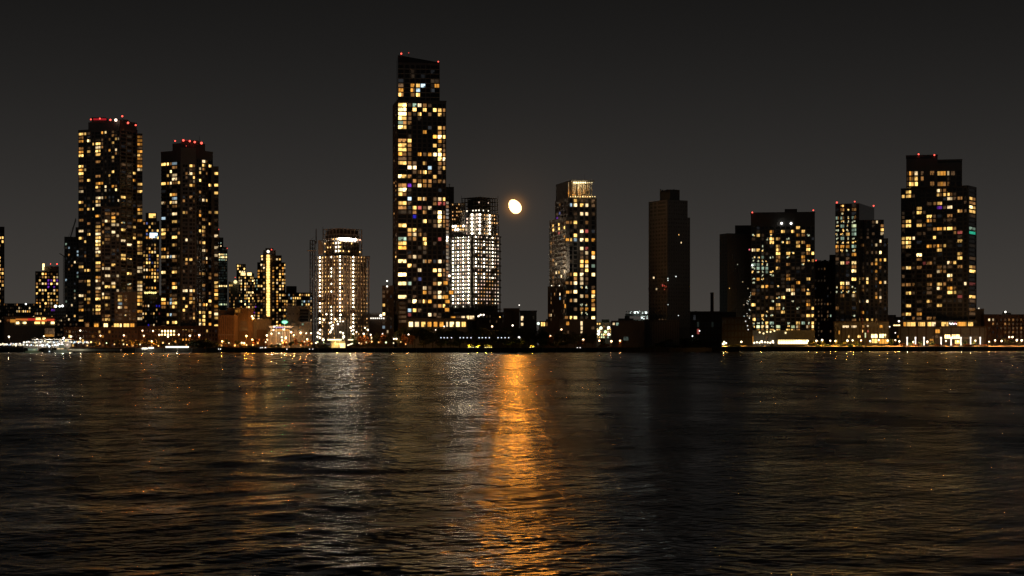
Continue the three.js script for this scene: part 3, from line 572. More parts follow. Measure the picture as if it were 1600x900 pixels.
{ // first: brown concrete, rows of lamps
  const b = new Building('construction_tower', 'unfinished concrete tower with strings of white work lamps down its brown frame', 'construction site', 530, 1270), d = 1270;
  const wh = [1, 0.86, 0.6], am = [1, 0.55, 0.18];
  const low = site(b, [491.5, 533, 577], 398.5, 536, d, 47, { dy: 6.05, nr: 10, nl: 9, inset: 2.4, cw: 1.0, coreMat: matt(0.42, 0.3, 0.2), lamp: (s, q, i, R) => {
    if (s === 'L') { if (q === 7) return R() < 0.92 ? [wh, 0.85, 36, 0.85] : null; if (q === 3) return R() < 0.6 ? [wh, 0.9, 16] : null; if (q === 0) return R() < 0.8 ? [wh, 1.0, 20] : null; if (q >= 1 && q <= 6) return R() < 0.7 ? [am, 0.7, R() < 0.3 ? 4 : 1.2] : null; return null; }
    if (q === 4) return R() < 0.88 ? [wh, 0.85, 34, 0.85] : null; if (q === 0) return R() < 0.5 ? [am, 0.8, 5] : null; return R() < 0.6 ? [am, 0.6, R() < 0.15 ? 3 : 0.9] : null; } });
  const up = site(b, [504, 530.5, 566], 364.5, 398, d + 3, 47, { dy: 6.3, nr: 8, nl: 6, inset: 3, coreMat: matt(0.25, 0.19, 0.14), lamp: (s, q, i, R) => i === 1 ? (s === 'R' ? (q < 6 ? [[1, 0.95, 0.85], 2.6, 60, 1.7] : [[1, 0.5, 0.3], 1.4, 3]) : q < 1 ? [wh, 1.6, 8, 1.3] : q < 3 ? [am, 1, 3] : null) : i > 1 && s === 'L' && (q === 1 || q === 0) ? [wh, 1, 10, 1.2] : i > 1 && R() < 0.3 ? [am, 0.8, 4] : null });
  site(b, [504, 530.5, 566], 356.5, 364.5, d + 3.2, 47, { dy: 8, nr: 6, nl: 5, inset: 4, coreMat: M.brown, lamp: (s, q, i, R) => R() < 0.3 ? [wh, 0.7, 1.2] : null });
  // hoist and scaffold on the left
  const scf = b.batch('scaffold', M.darkSteel), X0 = wx(484, d), X1 = wx(491.5, d), z0 = -d - 4, z1 = -d - 1, yt = wy(375, d);
  for (const x of [X0, (X0 + X1) / 2, X1]) for (const z of [z0, z1]) scf.bar(new THREE.Vector3(x, GY, z), new THREE.Vector3(x, yt, z), 0.22);
  for (let y = GY + 2; y < yt; y += 2.75) { scf.bar(new THREE.Vector3(X0, y, z1), new THREE.Vector3(X1, y, z1), 0.16); scf.bar(new THREE.Vector3(X0, y, z1), new THREE.Vector3(X1, y + 2.75, z1), 0.08); scf.box((X0 + X1) / 2, y - 0.1, (z0 + z1) / 2, X1 - X0, 0.16, 3); }
  const hut = b.batch('hoist_head', M.charcoal); hut.box(wx(498, d), wy(385, d), -d - 14, 3.4, 10, 4); hut.box(wx(572, d + 20), wy(399.8, d), -d - 22, 5, 1.6, 4); hut.box(wx(487, d), wy(391.5, d), -d - 1, 6.5, 0.5, 4);
  b.batch('mast', M.darkSteel).cyl(wx(493, d), wy(380, d), wy(357, d), -d - 4, 0.45, 0.3); b.batch('mast', M.darkSteel).cyl(wx(503.6, d), wy(365, d), wy(354, d), -d - 4, 0.2, 0.15);
  // floodlights in the street light the frame from below
  for (const [x, I] of [[494, 3200], [524, 3200], [562, 3600]]) { bulb(b, x, 536, 1236, 2.6, [1, 0.7, 0.4], 8, 'floodlight'); const L = new THREE.SpotLight(0xffb884, I, 0, 0.55, 0.7); L.name = 'site_floodlight'; L.position.set(wx(x, 1235), wy(535, 1235) + 1, -1234); L.target.position.set(wx(x, 1275), wy(430, 1275), -1275); L.castShadow = true; L.shadow.radius = 25; scene.add(L, L.target); }
  // ground floors: frames lit at the foot
  const foot = site(b, [516, 520, 544], 499, 541, d - 12, 20, { dy: 9, nr: 5, nl: 1, inset: 3.5, lamp: (s, q, i, R) => R() < 0.35 ? [wh, 0.8, 4, 0.8] : null });
  for (const [x, y, z] of [[510, 491, 1], [518, 491.5, 1], [524, 499, 1], [506, 499.5, 1], [515, 505, 0], [519.5, 513, 1.2], [520, 508, 1], [528, 506.5, 1], [532, 492, 1.2], [548, 512, 1.1], [549, 517, 0.8], [516, 519, 1.2], [497, 520, 1.2], [496, 526, 0.9], [505, 531, 1.4], [537, 526, 1.4], [532, 519, 1], [536, 521, 1]]) bulb(b, x, y, d - 15, 2.5 * (z || 0.8), wh, 5, 'work_lamp');
  b.done();
}
{ // second: brilliantly lit, beside the moon
  const b = new Building('construction_tower', 'brightly lit unfinished tower with dark netting lines, left of the moon', 'construction site', 742, 1330), d = 1330;
  const wh = [1, 0.86, 0.64], am = [1, 0.52, 0.18], pk = [1, 0.68, 0.5];
  const style = (bright) => (s, q, i, R) => {
    const r = R(); if (s === 'L') return q % 2 ? (r < 0.9 ? [wh, 0.75, 34, 0.8] : [pk, 0.8, 2, 1.0]) : r < 0.45 ? [pk, 0.9, 1.5, 1.2] : r < 0.7 ? [am, 0.9, 1.1, 1.1] : r < 0.95 ? [wh, 0.7, 3, 1.0] : null;
    return q % 3 === 1 ? (r < 0.9 ? [wh, 0.75, 24, 0.8] : null) : r < 0.3 * bright ? [wh, 0.7, 3, 0.9] : r < 0.7 ? [pk, 0.7, 1.4, 1.0] : r < 0.9 ? [am, 0.7, 1.1, 0.9] : null; };
  site(b, [704.5, 737.5, 782], 367.5, 488, d, 48, { dy: 5.75, nr: 10, nl: 8, inset: 2.6, cw: 0.8, cornerDark: true, netEvery: 2, netFrom: 0, lamp: (s, q, i, R) => i > 18 ? (s === 'L' && R() < 0.3 ? [wh, 1, 3] : null) : (i > 11 && s === 'R' && q < 8 && q !== 1 ? (R() < 0.8 ? (R() < 0.5 ? [pk, 0.9, 1.6] : [am, 0.9, 1.1]) : null) : style(1)(s, q, i, R)) });
  site(b, [724.5, 748, 780], 333, 367.5, d + 2, 48, { dy: 5.75, nr: 8, nl: 3, inset: 2.6, cw: 0.45, lamp: (s, q, i, R) => s === 'L' ? (q % 2 ? [wh, 1.5, 26, 1.2] : R() < 0.7 ? [pk, 1.2, 2, 1.2] : null) : q < 2 ? (q ? null : [wh, 1.6, 28, 1.2]) : q === 4 ? [wh, 1.2, 22, 1.4] : R() < 0.6 ? [am, 1, 2] : null });
  site(b, [704.5, 726, 731], 351, 367.5, d + 1, 62, { dy: 5.5, nr: 2, nl: 5, inset: 2.2, lamp: (s, q, i, R) => R() < 0.85 ? (R() < 0.4 ? [am, 1.6, 1.8, 1.2] : [wh, 1.2, 20, 1.1]) : null });
  site(b, [704.5, 722, 726], 317, 351, d + 4, 62, { dy: 5.75, nr: 2, nl: 5, inset: 2.6, coreMat: M.brown, lamp: (s, q, i, R) => R() < 0.35 ? [am, 0.8, 1.4] : null });
  site(b, [721, 750, 778], 307.5, 333, d + 3, 48, { dy: 6.2, nr: 7, nl: 6, inset: 7, coreMat: M.black, lamp: (s, q, i, R) => i === 3 && R() < 0.45 ? [wh, 1, 3] : i === 1 && R() < 0.2 ? [pk, 1, 1.2] : null });
  b.corner([706, 737.5, 780], 488.6, d + 0.6, 48, { core: M.charcoal, coreName: 'base_wall' });
  // hoist tower with lit landings
  const hz = -d + 4, X0 = wx(695.2, d), X1 = wx(702, d), scf = b.batch('hoist_tower', M.steel), yt = wy(319.5, d);
  for (const x of [X0, X1]) for (const z of [hz, hz - 2.4]) scf.bar(new THREE.Vector3(x, GY, z), new THREE.Vector3(x, yt, z), 0.16);
  for (let y = wy(440, d); y < yt; y += 2.7) { scf.box((X0 + X1) / 2, y, hz - 1.2, X1 - X0, 0.25, 2.4); scf.bar(new THREE.Vector3(X0, y, hz), new THREE.Vector3(X1, y + 2.7, hz), 0.08);
    b.windows.push({ x: (X0 + X1) / 2, y: y + 1.5, z: hz - 1.6, yaw: 0, w: 2.3, h: 1.7, m: lampGlow(R0() < 0.4 ? [1, 0.75, 0.5] : R0() < 0.5 ? [1, 0.45, 0.2] : [0.9, 0.8, 0.7], R0() < 0.2 ? 1.2 : 0.32), size: 0.2, name: 'landing_lamp' }); }
  for (const [x, y] of [[702, 431], [698.5, 376], [699, 371]]) bulb(b, x, y, d - 6, 3.2, wh, 6, 'work_lamp');
  const led = b.batch('catch_platform', M.black); led.box(wx(761, d + 14), wy(374.5, d), -d - 10, 22, 1.1, 3, 48 * Math.PI / 180); led.box(wx(720, d + 10), wy(368.5, d), -d - 8, 17, 1.1, 3, -42 * Math.PI / 180);
  for (const x of [750, 778, 721]) b.batch('mast', M.darkSteel).cyl(wx(x, d + 6), wy(310, d), wy(304.5, d), -d - 6, 0.12, 0.1);
  b.done();
}

/* ------------------------------------------------------------------ the tall tower and its neighbours */
{
  const b = new Building('apartment_tower', 'tallest black tower, with a sloping top and a column of wide lit windows', 'tower', 655, 1290), d = 1290; b.gain = 1.45;
  const k = b.corner([614.3, 621.3, 697], 157.5, d, 10, { bottom: 543, parapet: M.black });
  const top = b.corner([619.5, 622, 687], 86, d + 2, 6, { bottom: 158, topRight: 96.5 });
  const cols = [[628.6, 12.6], [639.9, 5.6], [647.7, 5.6], [655.6, 5.6], [663.6, 5.6], [671.5, 5.4], [679.3, 5.4], [687, 5.4], [693.7, 3.6]];
  const pat = ['Ydgwod...', 'W.y.y.yyo', 'Wo.y.d.yd', 'Yd.......', 'go.......', 'Y......yo', '....O..od', '......OWy', 'oy.....Od', 'yo....ydd', 'Yo.....yd', 'Od.OdOwWo', 'dd.....yw', 'yod.y..od', '.ww..b.dy', '..doyo.d.', 'Wo....y..', '..ooOodod', 'opdWOo...', 'W........', 'y........', '.b.yw.dwy', 'yd....orr', 'o.yrdw...', '..o.o.dWd', '..B....Wo', '....Wddyo', 'y.....dwo', '.yyd.....', '.owod....', 'gdo.y..r.', 'y...y....', 'O...d....', '.........', '.dwd.....', 'W...wo.wd', '.yd......', '...w..ywo', 'W......yd', '..dv.....', 'Wg....oWo', '....wd...', '....Oddwd', 'W.d...owy', '.dWdyO...', '......doy', '.byd.....', '.r...wd..'];
  b.facade(k.F, { cols, y0: 163.6, dy: 6.98, h: 5.2, n: 48, dim: 0.1, wall: M.black, pat });
  b.facade(k.L, { cols: [[616.3, 1.6], [619, 1.4]], y0: 170, dy: 6.98, h: 3.4, n: 46, wall: M.darkBrick, pat: (r, c, R) => R() < 0.12 ? pick(R, 'dodoy') : '.' });
  b.facade(top.F, { cols: [[626.3, 7.8], [636, 6], [644.6, 5.8], [653.2, 5.8], [660.9, 6.8], [669, 6], [676, 6], [682.6, 7.4]], y0: 104, dy: 7.3, h: 5.4, n: 7, top: 97.5, bottom: 157.5, wall: M.black, wallName: 'upper_wall', ledge: M.pale, ledgeDeep: 0.9, pat: ['', '', '', '', 'd.Oyb..O', 'O.Ob....', 'y.oy....'] });
  beacon(b, 627, 83.8, d - 1, 90, 3); beacon(b, 684.8, 96.3, d - 1, 99, 3); beacon(b, 638.5, 82.6, d + 6, 90, 1.4, 1);
  const pod = b.front([636, 730], 498.5, d - 14, { core: M.charcoal, deep: 12, parapet: M.black });
  const cs = ['W', 'w', 'y', 'O', 'O', 'O', 'w', 'W', 'W', 'y'], xs = [642, 651.5, 661.5, 671, 680.5, 690, 698.6, 706, 715.5, 724.5];
  xs.forEach((x, i) => b.lit(pod.F, x - (i === 6 ? 1.4 : 3.3), x + (i === 6 ? 1.4 : 3.3), 503, 510.5, cs[i], { bays: i % 3 === 0 ? 2 : 1, strength: [1.1, 0.9, 1][i % 3] }));
  const am = b.front([622, 636], 470, d - 3, { core: M.brown, coreName: 'wall', deep: 6 });
  for (let i = 0; i < 5; i++) b.lit(am.F, 623, 635, 472 + i * 7, 476 + i * 7, 'd', { strength: 0.3 + i * 0.25, bays: 3 });
  for (const [x, y, c] of [[696, 442, 'O'], [697, 464, 'O'], [699, 471, 'O'], [698.5, 484, 'O'], [705, 457, 'O'], [686, 496, 'd'], [708, 497, 'O'], [716.5, 496.5, 'd'], [723, 496.5, 'w'], [732.5, 496, 'W'], [737.5, 496, 'w']]) { const q = b.front([x - 4.4, x + 4.4], y - 4, d - 10 - (x % 3), { core: M.charcoal, bottom: y + 4.5, deep: 3 }); b.lit(q.F, x - 3.6, x + 3.6, y - 2.6, y + 2.6, c, { strength: 0.9, bays: 2 }); }
  b.done();
  const w = new Building('apartment_tower', 'slim unlit tower behind the right edge of the tallest tower', 'tower', 703, 1350), f = w.front([692, 709.3], 292, 1350, { core: M.charcoal });
  w.facade(f.F, { cols: spread(697, 709, 4, 0.6), y0: 297, dy: 6, h: 3.6, n: 8, wall: M.black, pat: () => '.', dim: 0 }); w.batch('mast', M.darkSteel).cyl(wx(702, 1350), wy(293, 1350), wy(287, 1350), -1352, 0.25, 0.2); w.batch('mast', M.darkSteel).box(wx(702, 1350), wy(287.5, 1350), -1352, 1.6, 0.3, 0.3); w.done();
  const q = new Building('apartment_building', 'brown mid-rise with yellow-green windows left of the tallest tower', 'building', 606, 1300), h = q.front([597, 615.5], 446, 1300, { core: M.brown, coreName: 'wall', deep: 14 });
  q.facade(h.F, { cols: [[599.5, 4], [605.5, 2.6], [611, 2.6]], y0: 456, dy: 6.9, h: 4.4, n: 10, wall: M.brown, pat: ['dd.', 'd..', '', 'y..', '.d.', 'W..', 'o..', '', 'b..', '.w.'] }); bulb(q, 604.8, 439, 1299, 2.4, [1, 0.95, 0.85], 3); bulb(q, 604.8, 447.5, 1299, 2.4, [1, 0.95, 0.85], 3); bulb(q, 595, 493, 1290, 4, [1, 0.95, 0.8], 3); q.batch('mast', M.darkSteel).cyl(wx(604.8, 1299), wy(448, 1299), wy(438, 1299), -1300, 0.12, 0.1); q.done();
  const lo = new Building('warehouse', 'long low brown building with a row of small eave lights behind the pavilion', 'warehouse', 570, 1300), e = lo.front([527, 603], 491.5, 1300, { core: M.brown, coreName: 'wall', parapet: M.concrete });
  lo.facade(e.F, { cols: spread(540, 602, 13, 0.4), y0: 500.5, dy: 9.5, h: 5, n: 4, wall: M.brown, pat: (r, c, R) => r < 1 ? (R() < 0.25 ? 'd' : '.') : R() < 0.3 ? pick(R, 'dowyg') : '.' }); for (let i = 0; i < 16; i++) bulb(lo, 550 + i * 3.3, 497.3, 1298, i > 8 ? 2.4 : 1.2, [1, 0.9, 0.75], i > 8 ? 1.6 : 0.7, 'roof_lamp'); lo.batch('roof_rail', M.steel).box(wx(570, 1300), wy(489, 1300), -1300, 30, 0.2, 0.2); lo.done();
}
{ // low blocks right of the second construction tower
  const a = new Building('warehouse', 'low tan-walled building under the brightly lit construction tower', 'warehouse', 780, 1310), k = a.corner([744, 790, 812], 487.5, 1310, 60, { core: M.brown, coreName: 'wall' }), k2 = a.front([786.5, 812], 481.5, 1318, { core: M.brown, coreName: 'wall' });
  a.facade(k.L, { cols: spread(748, 789, 8, 0.4), y0: 494, dy: 8, h: 4, n: 4, wall: M.brown, pat: (r, c, R) => R() < 0.15 ? pick(R, 'dow') : '.' }); a.lit(k.L, 780, 785.5, 494.5, 498.5, 'Y', { bays: 2 }); for (const [x, y] of [[751, 492], [755.5, 492], [747.7, 494], [769, 510], [801, 508.5]]) bulb(a, x, y, 1290, 2.6, [1, 0.85, 0.65], 4); a.batch('mast', M.steel).cyl(wx(811.4, 1305), GY, wy(477, 1305), -1305, 0.25, 0.15); bulb(a, 811.3, 476.8, 1304.6, 1.8, [1, 0.9, 0.8], 2.5); a.done();
  const b = new Building('building', 'dark blank block with two stacked white windows', 'building', 826, 1330), q = b.front([812.5, 838.5], 486.8, 1330, { core: M.charcoal, coreName: 'wall', parapet: M.black }); b.lit(q.F, 813.8, 818, 494, 500.8, 'w', { strength: 0.9 }); b.lit(q.F, 813.8, 818, 504.5, 508.8, 'w', { strength: 0.9 }); b.done();
  const c = new Building('building', 'small low hall with three yellow windows left of the crown-lit tower', 'building', 857, 1300), h = c.front([842, 880], 501.5, 1300, { core: M.brown, coreName: 'wall', deep: 14 }); c.front([853, 862], 498.5, 1304, { core: M.brown, coreName: 'wall', deep: 6 });
  for (const [x0, x1, ch] of [[845.3, 847, 'Y'], [847.6, 849.3, 'Y'], [849.9, 851.6, 'Y'], [865, 868, 'w'], [853.8, 855.2, 'o']]) c.lit(h.F, x0, x1, 503.5, 509.5, ch, {}); bulb(c, 841.2, 505.5, 1296, 4.4, [0.85, 1, 0.85], 1.6); bulb(c, 877.5, 514.5, 1290, 4, [1, 0.85, 0.65], 5); bulb(c, 881.3, 517.3, 1290, 2.2, [1, 0.9, 0.8], 2); c.done();
}
{ // tower with the floodlit crown
  const b = new Building('apartment_tower', 'tower with a floodlit columned crown and slanting balcony lines on its left side', 'tower', 905, 1300), d = 1300; b.gain = 1;
  const k = b.corner([868, 889, 932], 308.5, d, 14);
  const wing = b.corner([859.3, 885.5, 890], 338.5, d - 4, 15, { core: M.charcoal });
  const plant = b.corner([868.6, 889, 897], 282, d + 5, 14, { bottom: 309, core: M.black });
  const s = mpp(d), crown = b.batch('crown_column', M.pale), cf = k.F, cy0 = wy(308, d), cy1 = wy(284, d);
  b.front([895.5, 921], 284, d + 7, { bottom: 308.5, core: M.pale, coreName: 'crown_wall', deep: 6 });
  for (let i = 0; i < 7; i++) b.slab(crown, cf, b.runAt(cf, 896.6 + i * 4), (cy0 + cy1) / 2, 0.55, cy1 - cy0, 0.8, -2.2);
  for (const x of [889.6, 922, 925.5]) b.slab(crown, cf, b.runAt(cf, x), (cy0 + cy1) / 2, 0.7, cy1 - cy0, 0.8, -2.2);
  const slab = b.batch('crown_roof', M.charcoal); b.slab(slab, cf, b.runAt(cf, 910.5), wy(282.2, d), 37 * s, 1.2, 9, -4.5);
  const deck = b.batch('crown_deck', M.pale); b.slab(deck, cf, b.runAt(cf, 910.7), wy(308.6, d), 43.4 * s, 0.7, 3, -0.9);
  // uplights along the deck and downlights under the roof
  for (let i = 0; i < 11; i++) { const x = 891.5 + i * 3.8; bulb(b, x, 307.2, d - 0.4, 1.7, [1, 0.7, 0.28], i % 3 === 2 ? 3 : 1.5, 'crown_light'); }
  for (let i = 0; i < 9; i++) bulb(b, 897 + i * 3.5, 285.3, d - 0.3, i < 6 ? 2.4 : 1.7, [1, 0.82, 0.45], i < 6 ? 3 : 1.2, 'crown_light');
  for (const [x, y, I, c] of [[898.5, 303, 20, 0xffa848], [906, 303, 24, 0xffa848], [914, 303, 24, 0xffa848], [899, 289, 50, 0xffdca0], [906, 289, 50, 0xffdca0], [914, 289, 50, 0xffdca0], [891, 303, 18, 0xff9a30]]) { const L = new THREE.PointLight(c, I); L.position.set(wx(x, d), wy(y, d), -d - 0.8); L.castShadow = true; L.shadow.radius = 12; L.name = 'crown_lamp'; scene.add(L); }
  b.batch('mast', M.steel).cyl(wx(913.5, d), wy(283, d), wy(272, d), -d - 4, 0.1, 0.06);
  b.facade(k.F, { cols: [[892, 3.4], [898.9, 5.3], [908.8, 5.2], [916.6, 4.8], [926.8, 5.3]], y0: 313.4, dy: 6.78, h: 5, n: 28, top: 309.6, wall: M.black, pat: ['.yd d', 'bwywd', '', '.dwwd', '', 'oy.o.', '.d...', '..wr.', '.y...', 'ybwyO', '', '..wr.', '..dwO', '..ddw', '..yO.', '..ywg', '..dy.', 'oywdW', '.owd.', 'owwd.', '..kkd', 'oW..O', '..woW', 'ow..O', '..kko', '.doOy', '..kk.', 'yW..W'] });
  b.facade(k.L, { cols: [[871, 2.6], [875, 2.6], [879, 2.6], [884, 2.6]], y0: 316, dy: 6.78, h: 4, n: 4, wall: M.charcoal, pat: ['.o..', '....', 'dv..', 'pd..'] });
  const wb = Array.from({ length: 40 }, () => b.R());
  b.facade(wing.L, { cols: [[861.5, 2.2], [865, 3], [869.5, 3], [874, 3], [878, 3], [882.5, 2.6]], y0: 348, dy: 6.9, h: 4.2, n: 16, wall: M.concrete, ledge: M.pale, ledgeDeep: 1.6, pat: (r, c, R) => r < 3 ? (R() < 0.42 ? pick(R, 'dyoryd') : '.') : R() < (c < 2 ? 0.55 : r > 10 ? 0.3 : 0.16) ? pick(R, 'dddwoy') : '.' });
  for (const [x, y, c] of [[886.7, 347.5, 'o'], [886.5, 374.5, 'O'], [887, 429, 'd'], [886, 442, 'o'], [887, 456.5, 'O'], [885, 496, 'o']]) b.lit(k.F.b.front([x - 3.4, x + 3.4], y - 3, d - 12, { bottom: y + 3, deep: 2, core: M.charcoal }).F, x - 2.6, x + 2.6, y - 2.1, y + 2.1, c, { bays: 2 });
  for (const [x, y, c] of [[881.3, 471.5, 'o'], [883.5, 478, 'O'], [884, 461, 'd'], [882, 486, 'd']]) b.lit(wing.L, x - 1.3, x + 1.3, y - 3, y + 3, c, { strength: 0.8 });
  for (const [x, y, I] of [[862, 446.3, 1500], [874, 446.3, 1500]]) { bulb(b, x, y, d - 16, 1.6, [1, 0.85, 0.6], 2, 'floodlight'); const L = new THREE.SpotLight(0xffe6c4, I, 0, 0.7, 0.8); L.name = 'facade_floodlight'; L.position.set(wx(x, d - 17), wy(446.3, d) + 1.2, -d + 17.5); L.target.position.set(wx(872, d), wy(395, d), -d - 6); L.castShadow = true; L.shadow.radius = 20; scene.add(L, L.target); }
  const low = b.front([855.8, 880], 447.5, d - 14, { core: M.darkBrick, coreName: 'wall', deep: 10 });
  b.facade(low.F, { cols: spread(857, 879, 8, 0.42), y0: 453, dy: 6.6, h: 4.2, n: 8, wall: M.darkBrick, pat: ['....d...', '...o..w.', '.d....b.', '.o......', '', '..d.....', 'ow......', '.d......'] });
  const base = b.front([874, 931.5], 498.5, d - 16, { core: M.black, coreName: 'wall', deep: 12 });
  b.lit(base.F, 906.8, 910.6, 502, 508.5, 'w', { strength: 0.9 }); b.lit(base.F, 906.8, 910.6, 510, 515.8, 'w', { strength: 0.8 }); b.lit(base.F, 907, 910.4, 517.8, 520.5, 'w', { strength: 0.7 }); b.lit(base.F, 884.5, 889.5, 502.5, 508, 'O', { strength: 0.55 }); b.lit(base.F, 924, 929, 510, 514.5, 'd', {}); b.lit(base.F, 886, 889, 517, 521, 'd', {});
  b.done();
}
{ // far bright yard, dark stepped block, lit deck
  const f = new Building('apartment_building', 'far pale yellow-green lit block glimpsed right of the crown-lit tower', 'building', 944, 1650), k = f.front([931, 955.5], 503, 1650, { core: M.pale, coreName: 'wall' }), k2 = f.front([940, 952], 499, 1654, { core: M.pale, coreName: 'wall', deep: 8 });
  f.facade(k.F, { cols: spread(932, 955, 7, 0.6), y0: 506, dy: 4.2, h: 2.6, n: 6, wall: M.pale, pat: (r, c, R) => R() < 0.75 ? pick(R, r > 1 ? 'gWmywo' : 'ddody') : 'd' });
  for (const [x, y, c] of [[935.5, 517.5, [1, 0.95, 0.75]], [939, 512.5, [0.9, 1, 0.7]], [951, 512, [1, 0.95, 0.8]], [946, 518.5, [0.6, 1, 0.4]], [935, 522, [1, 0.9, 0.6]], [951, 522.5, [1, 0.7, 0.6]]]) bulb(f, x, y, 1630, 4.4, c, 2.4); f.done();
  const s = new Building('building', 'black stepped block with two small square lit windows near its left corner', 'building', 985, 1290), a = s.front([955, 1007], 501, 1290, { core: M.black, coreName: 'wall', deep: 24 }); s.front([966, 990], 497.5, 1300, { core: M.black, coreName: 'wall', deep: 10 }); s.front([976, 984], 493.8, 1302, { core: M.black, coreName: 'wall', deep: 6 });
  s.lit(a.F, 957.2, 960.8, 504.2, 507.6, 'w', { strength: 0.7 }); s.lit(a.F, 962.5, 966.8, 504.2, 508.6, 'g', { strength: 0.8 }); s.lit(a.F, 974, 982, 526, 532, 'x', { strength: 2.4, bays: 2, name: 'sign_panel' }); s.done();
  const e = new Building('parking_deck', 'open far deck glaring with white floodlights left of the dark tower', 'parking deck', 996, 1500), q = e.corner([977, 1000, 1016], 490, 1500, 40, { bottom: 493.5, core: M.concrete, coreName: 'floor_slab' }); e.corner([985, 1000, 1016], 499, 1501, 40, { core: M.concrete, coreName: 'wall' });
  for (let i = 0; i < 9; i++) e.batch('column', M.steel).cyl(wx(979 + i * 4.4, 1500), wy(491, 1500), wy(486.5, 1500), -1500, 0.2, 0.2); e.batch('roof', M.white).box(wx(996, 1500), wy(486.6, 1500), -1500, 19, 0.4, 5); e.batch('ceiling', M.white).box(wx(1008, 1500), wy(494, 1500), -1500, 8, 0.4, 5);
  for (const [x, y, z, I] of [[992, 488.4, 3.4, 1.8], [997, 488.6, 2.6, 1.5], [1009.5, 488.6, 3.6, 1.8], [1004, 489.2, 2, 1], [985, 489, 1.6, 0.8], [1003, 496.5, 3.2, 1.5], [1006, 498, 2.4, 1], [1011, 497, 2, 1]]) bulb(e, x, y, 1497, z, [0.85, 1, 0.95], I, 'floodlight');
  for (const [x, y, I] of [[996, 488, 70], [1007, 496, 60]]) { const L = new THREE.PointLight(0xe6fff6, I); L.name = 'deck_lamp'; L.position.set(wx(x, 1496), wy(y, 1496), -1495); L.castShadow = true; L.shadow.radius = 15; scene.add(L); }
  const lowL = e.front([988, 1012], 506, 1420, { core: M.concrete, coreName: 'wall', deep: 8 }); e.lit(lowL.F, 990, 999, 506.5, 511, 'd', { strength: 1.4, bays: 3 }); e.lit(lowL.F, 1000, 1008, 506.5, 511, 'g', { strength: 0.22, bays: 3 }); e.done();
}
{ // dark tower
  const b = new Building('office_tower', 'tall unlit grey-brown tower with a boxy cap, right of the crown-lit tower', 'tower', 1046, 1310), d = 1310;
  const grey = matt(0.52, 0.48, 0.43, 0.7), dark = matt(0.5, 0.46, 0.41, 0.7);
  const k = b.corner([1014.2, 1043, 1077.8], 338.5, d, 30, { core: M.charcoal }), u = b.corner([1014.2, 1043, 1074], 312, d + 0.5, 30, { bottom: 339, core: M.charcoal, topRight: 312 });
  const cap = b.corner([1031, 1047, 1062], 296, d + 6, 30, { bottom: 313, core: M.black, coreName: 'roof_cap' });
  const rb = b.batch('roof_cap', M.black); for (let i = 0; i < 9; i++) rb.cyl(wx(1032.5 + i * 3.5, d + 6), wy(299, d), wy(294.2 + (i % 3) * 0.6, d), -d - 8 - (i % 2), 0.5, 0.5, 6);
  b.facade(u.L, { cols: [[1018, 4.2], [1024.5, 4.2], [1034.5, 12]], y0: 316, dy: 5.9, h: 3.4, n: 4, wall: grey, pat: () => '.', dim: 0 });
  b.facade(u.F, { cols: spread(1044, 1073, 8, 0.4), y0: 316, dy: 5.9, h: 2.4, n: 4, wall: dark, pat: () => '.', dim: 0 });
  b.facade(k.L, { cols: spread(1014.8, 1042.4, 6, 0.6), y0: 342, dy: 6.05, h: 3.0, n: 28, dim: 0, wall: grey, ledge: grey, ledgeDeep: 0.5, pat: (r, c, R) => r === 17 && c === 4 ? 'r' : r === 17 && c === 5 && R() < 0.5 ? 'd' : r === 26 && c > 2 ? 'd' : R() < 0.006 ? 'w' : '.' });
  b.facade(k.F, { cols: spread(1043.6, 1077.2, 9, 0.42), y0: 342, dy: 6.05, h: 2.5, n: 28, dim: 0, wall: dark, pat: (r, c, R) => R() < 0.012 ? pick(R, 'wk') : '.' });
  for (const [x, y, z] of [[1043.5, 435, 1.6], [1043.7, 438, 1.6], [1056.2, 432, 2], [1043.8, 476, 1.2], [1033, 528, 2.4], [1036, 530, 2], [1060, 493, 1.4], [1055.5, 513.5, 2]]) bulb(b, x, y, d - 8, z, [0.9, 1, 0.9], 1.2, 'wall_lamp');
  for (let i = 0; i < 6; i++) bulb(b, 1035 + R0() * 6, 446 + R0() * 7, d - 3, 1.2, [1, 0.1, 0.06], 0.7, 'neon_light');
  const base = b.front([1007, 1062], 500, d - 14, { core: M.charcoal, coreName: 'wall', deep: 12 }), rib = b.batch('pier', grey);
  for (let x = 1008.5; x < 1062; x += 2.7) b.slab(rib, base.F, b.runAt(base.F, x), (wy(503, d) + GY) / 2, 0.5, wy(503, d) - GY, 0.6, 0.25);
  b.batch('mast', M.steel).bar(new THREE.Vector3(wx(1012.5, d), wy(451, d), -d + 5), new THREE.Vector3(wx(1014, d), wy(456, d), -d + 3), 0.25);
  b.done();
}
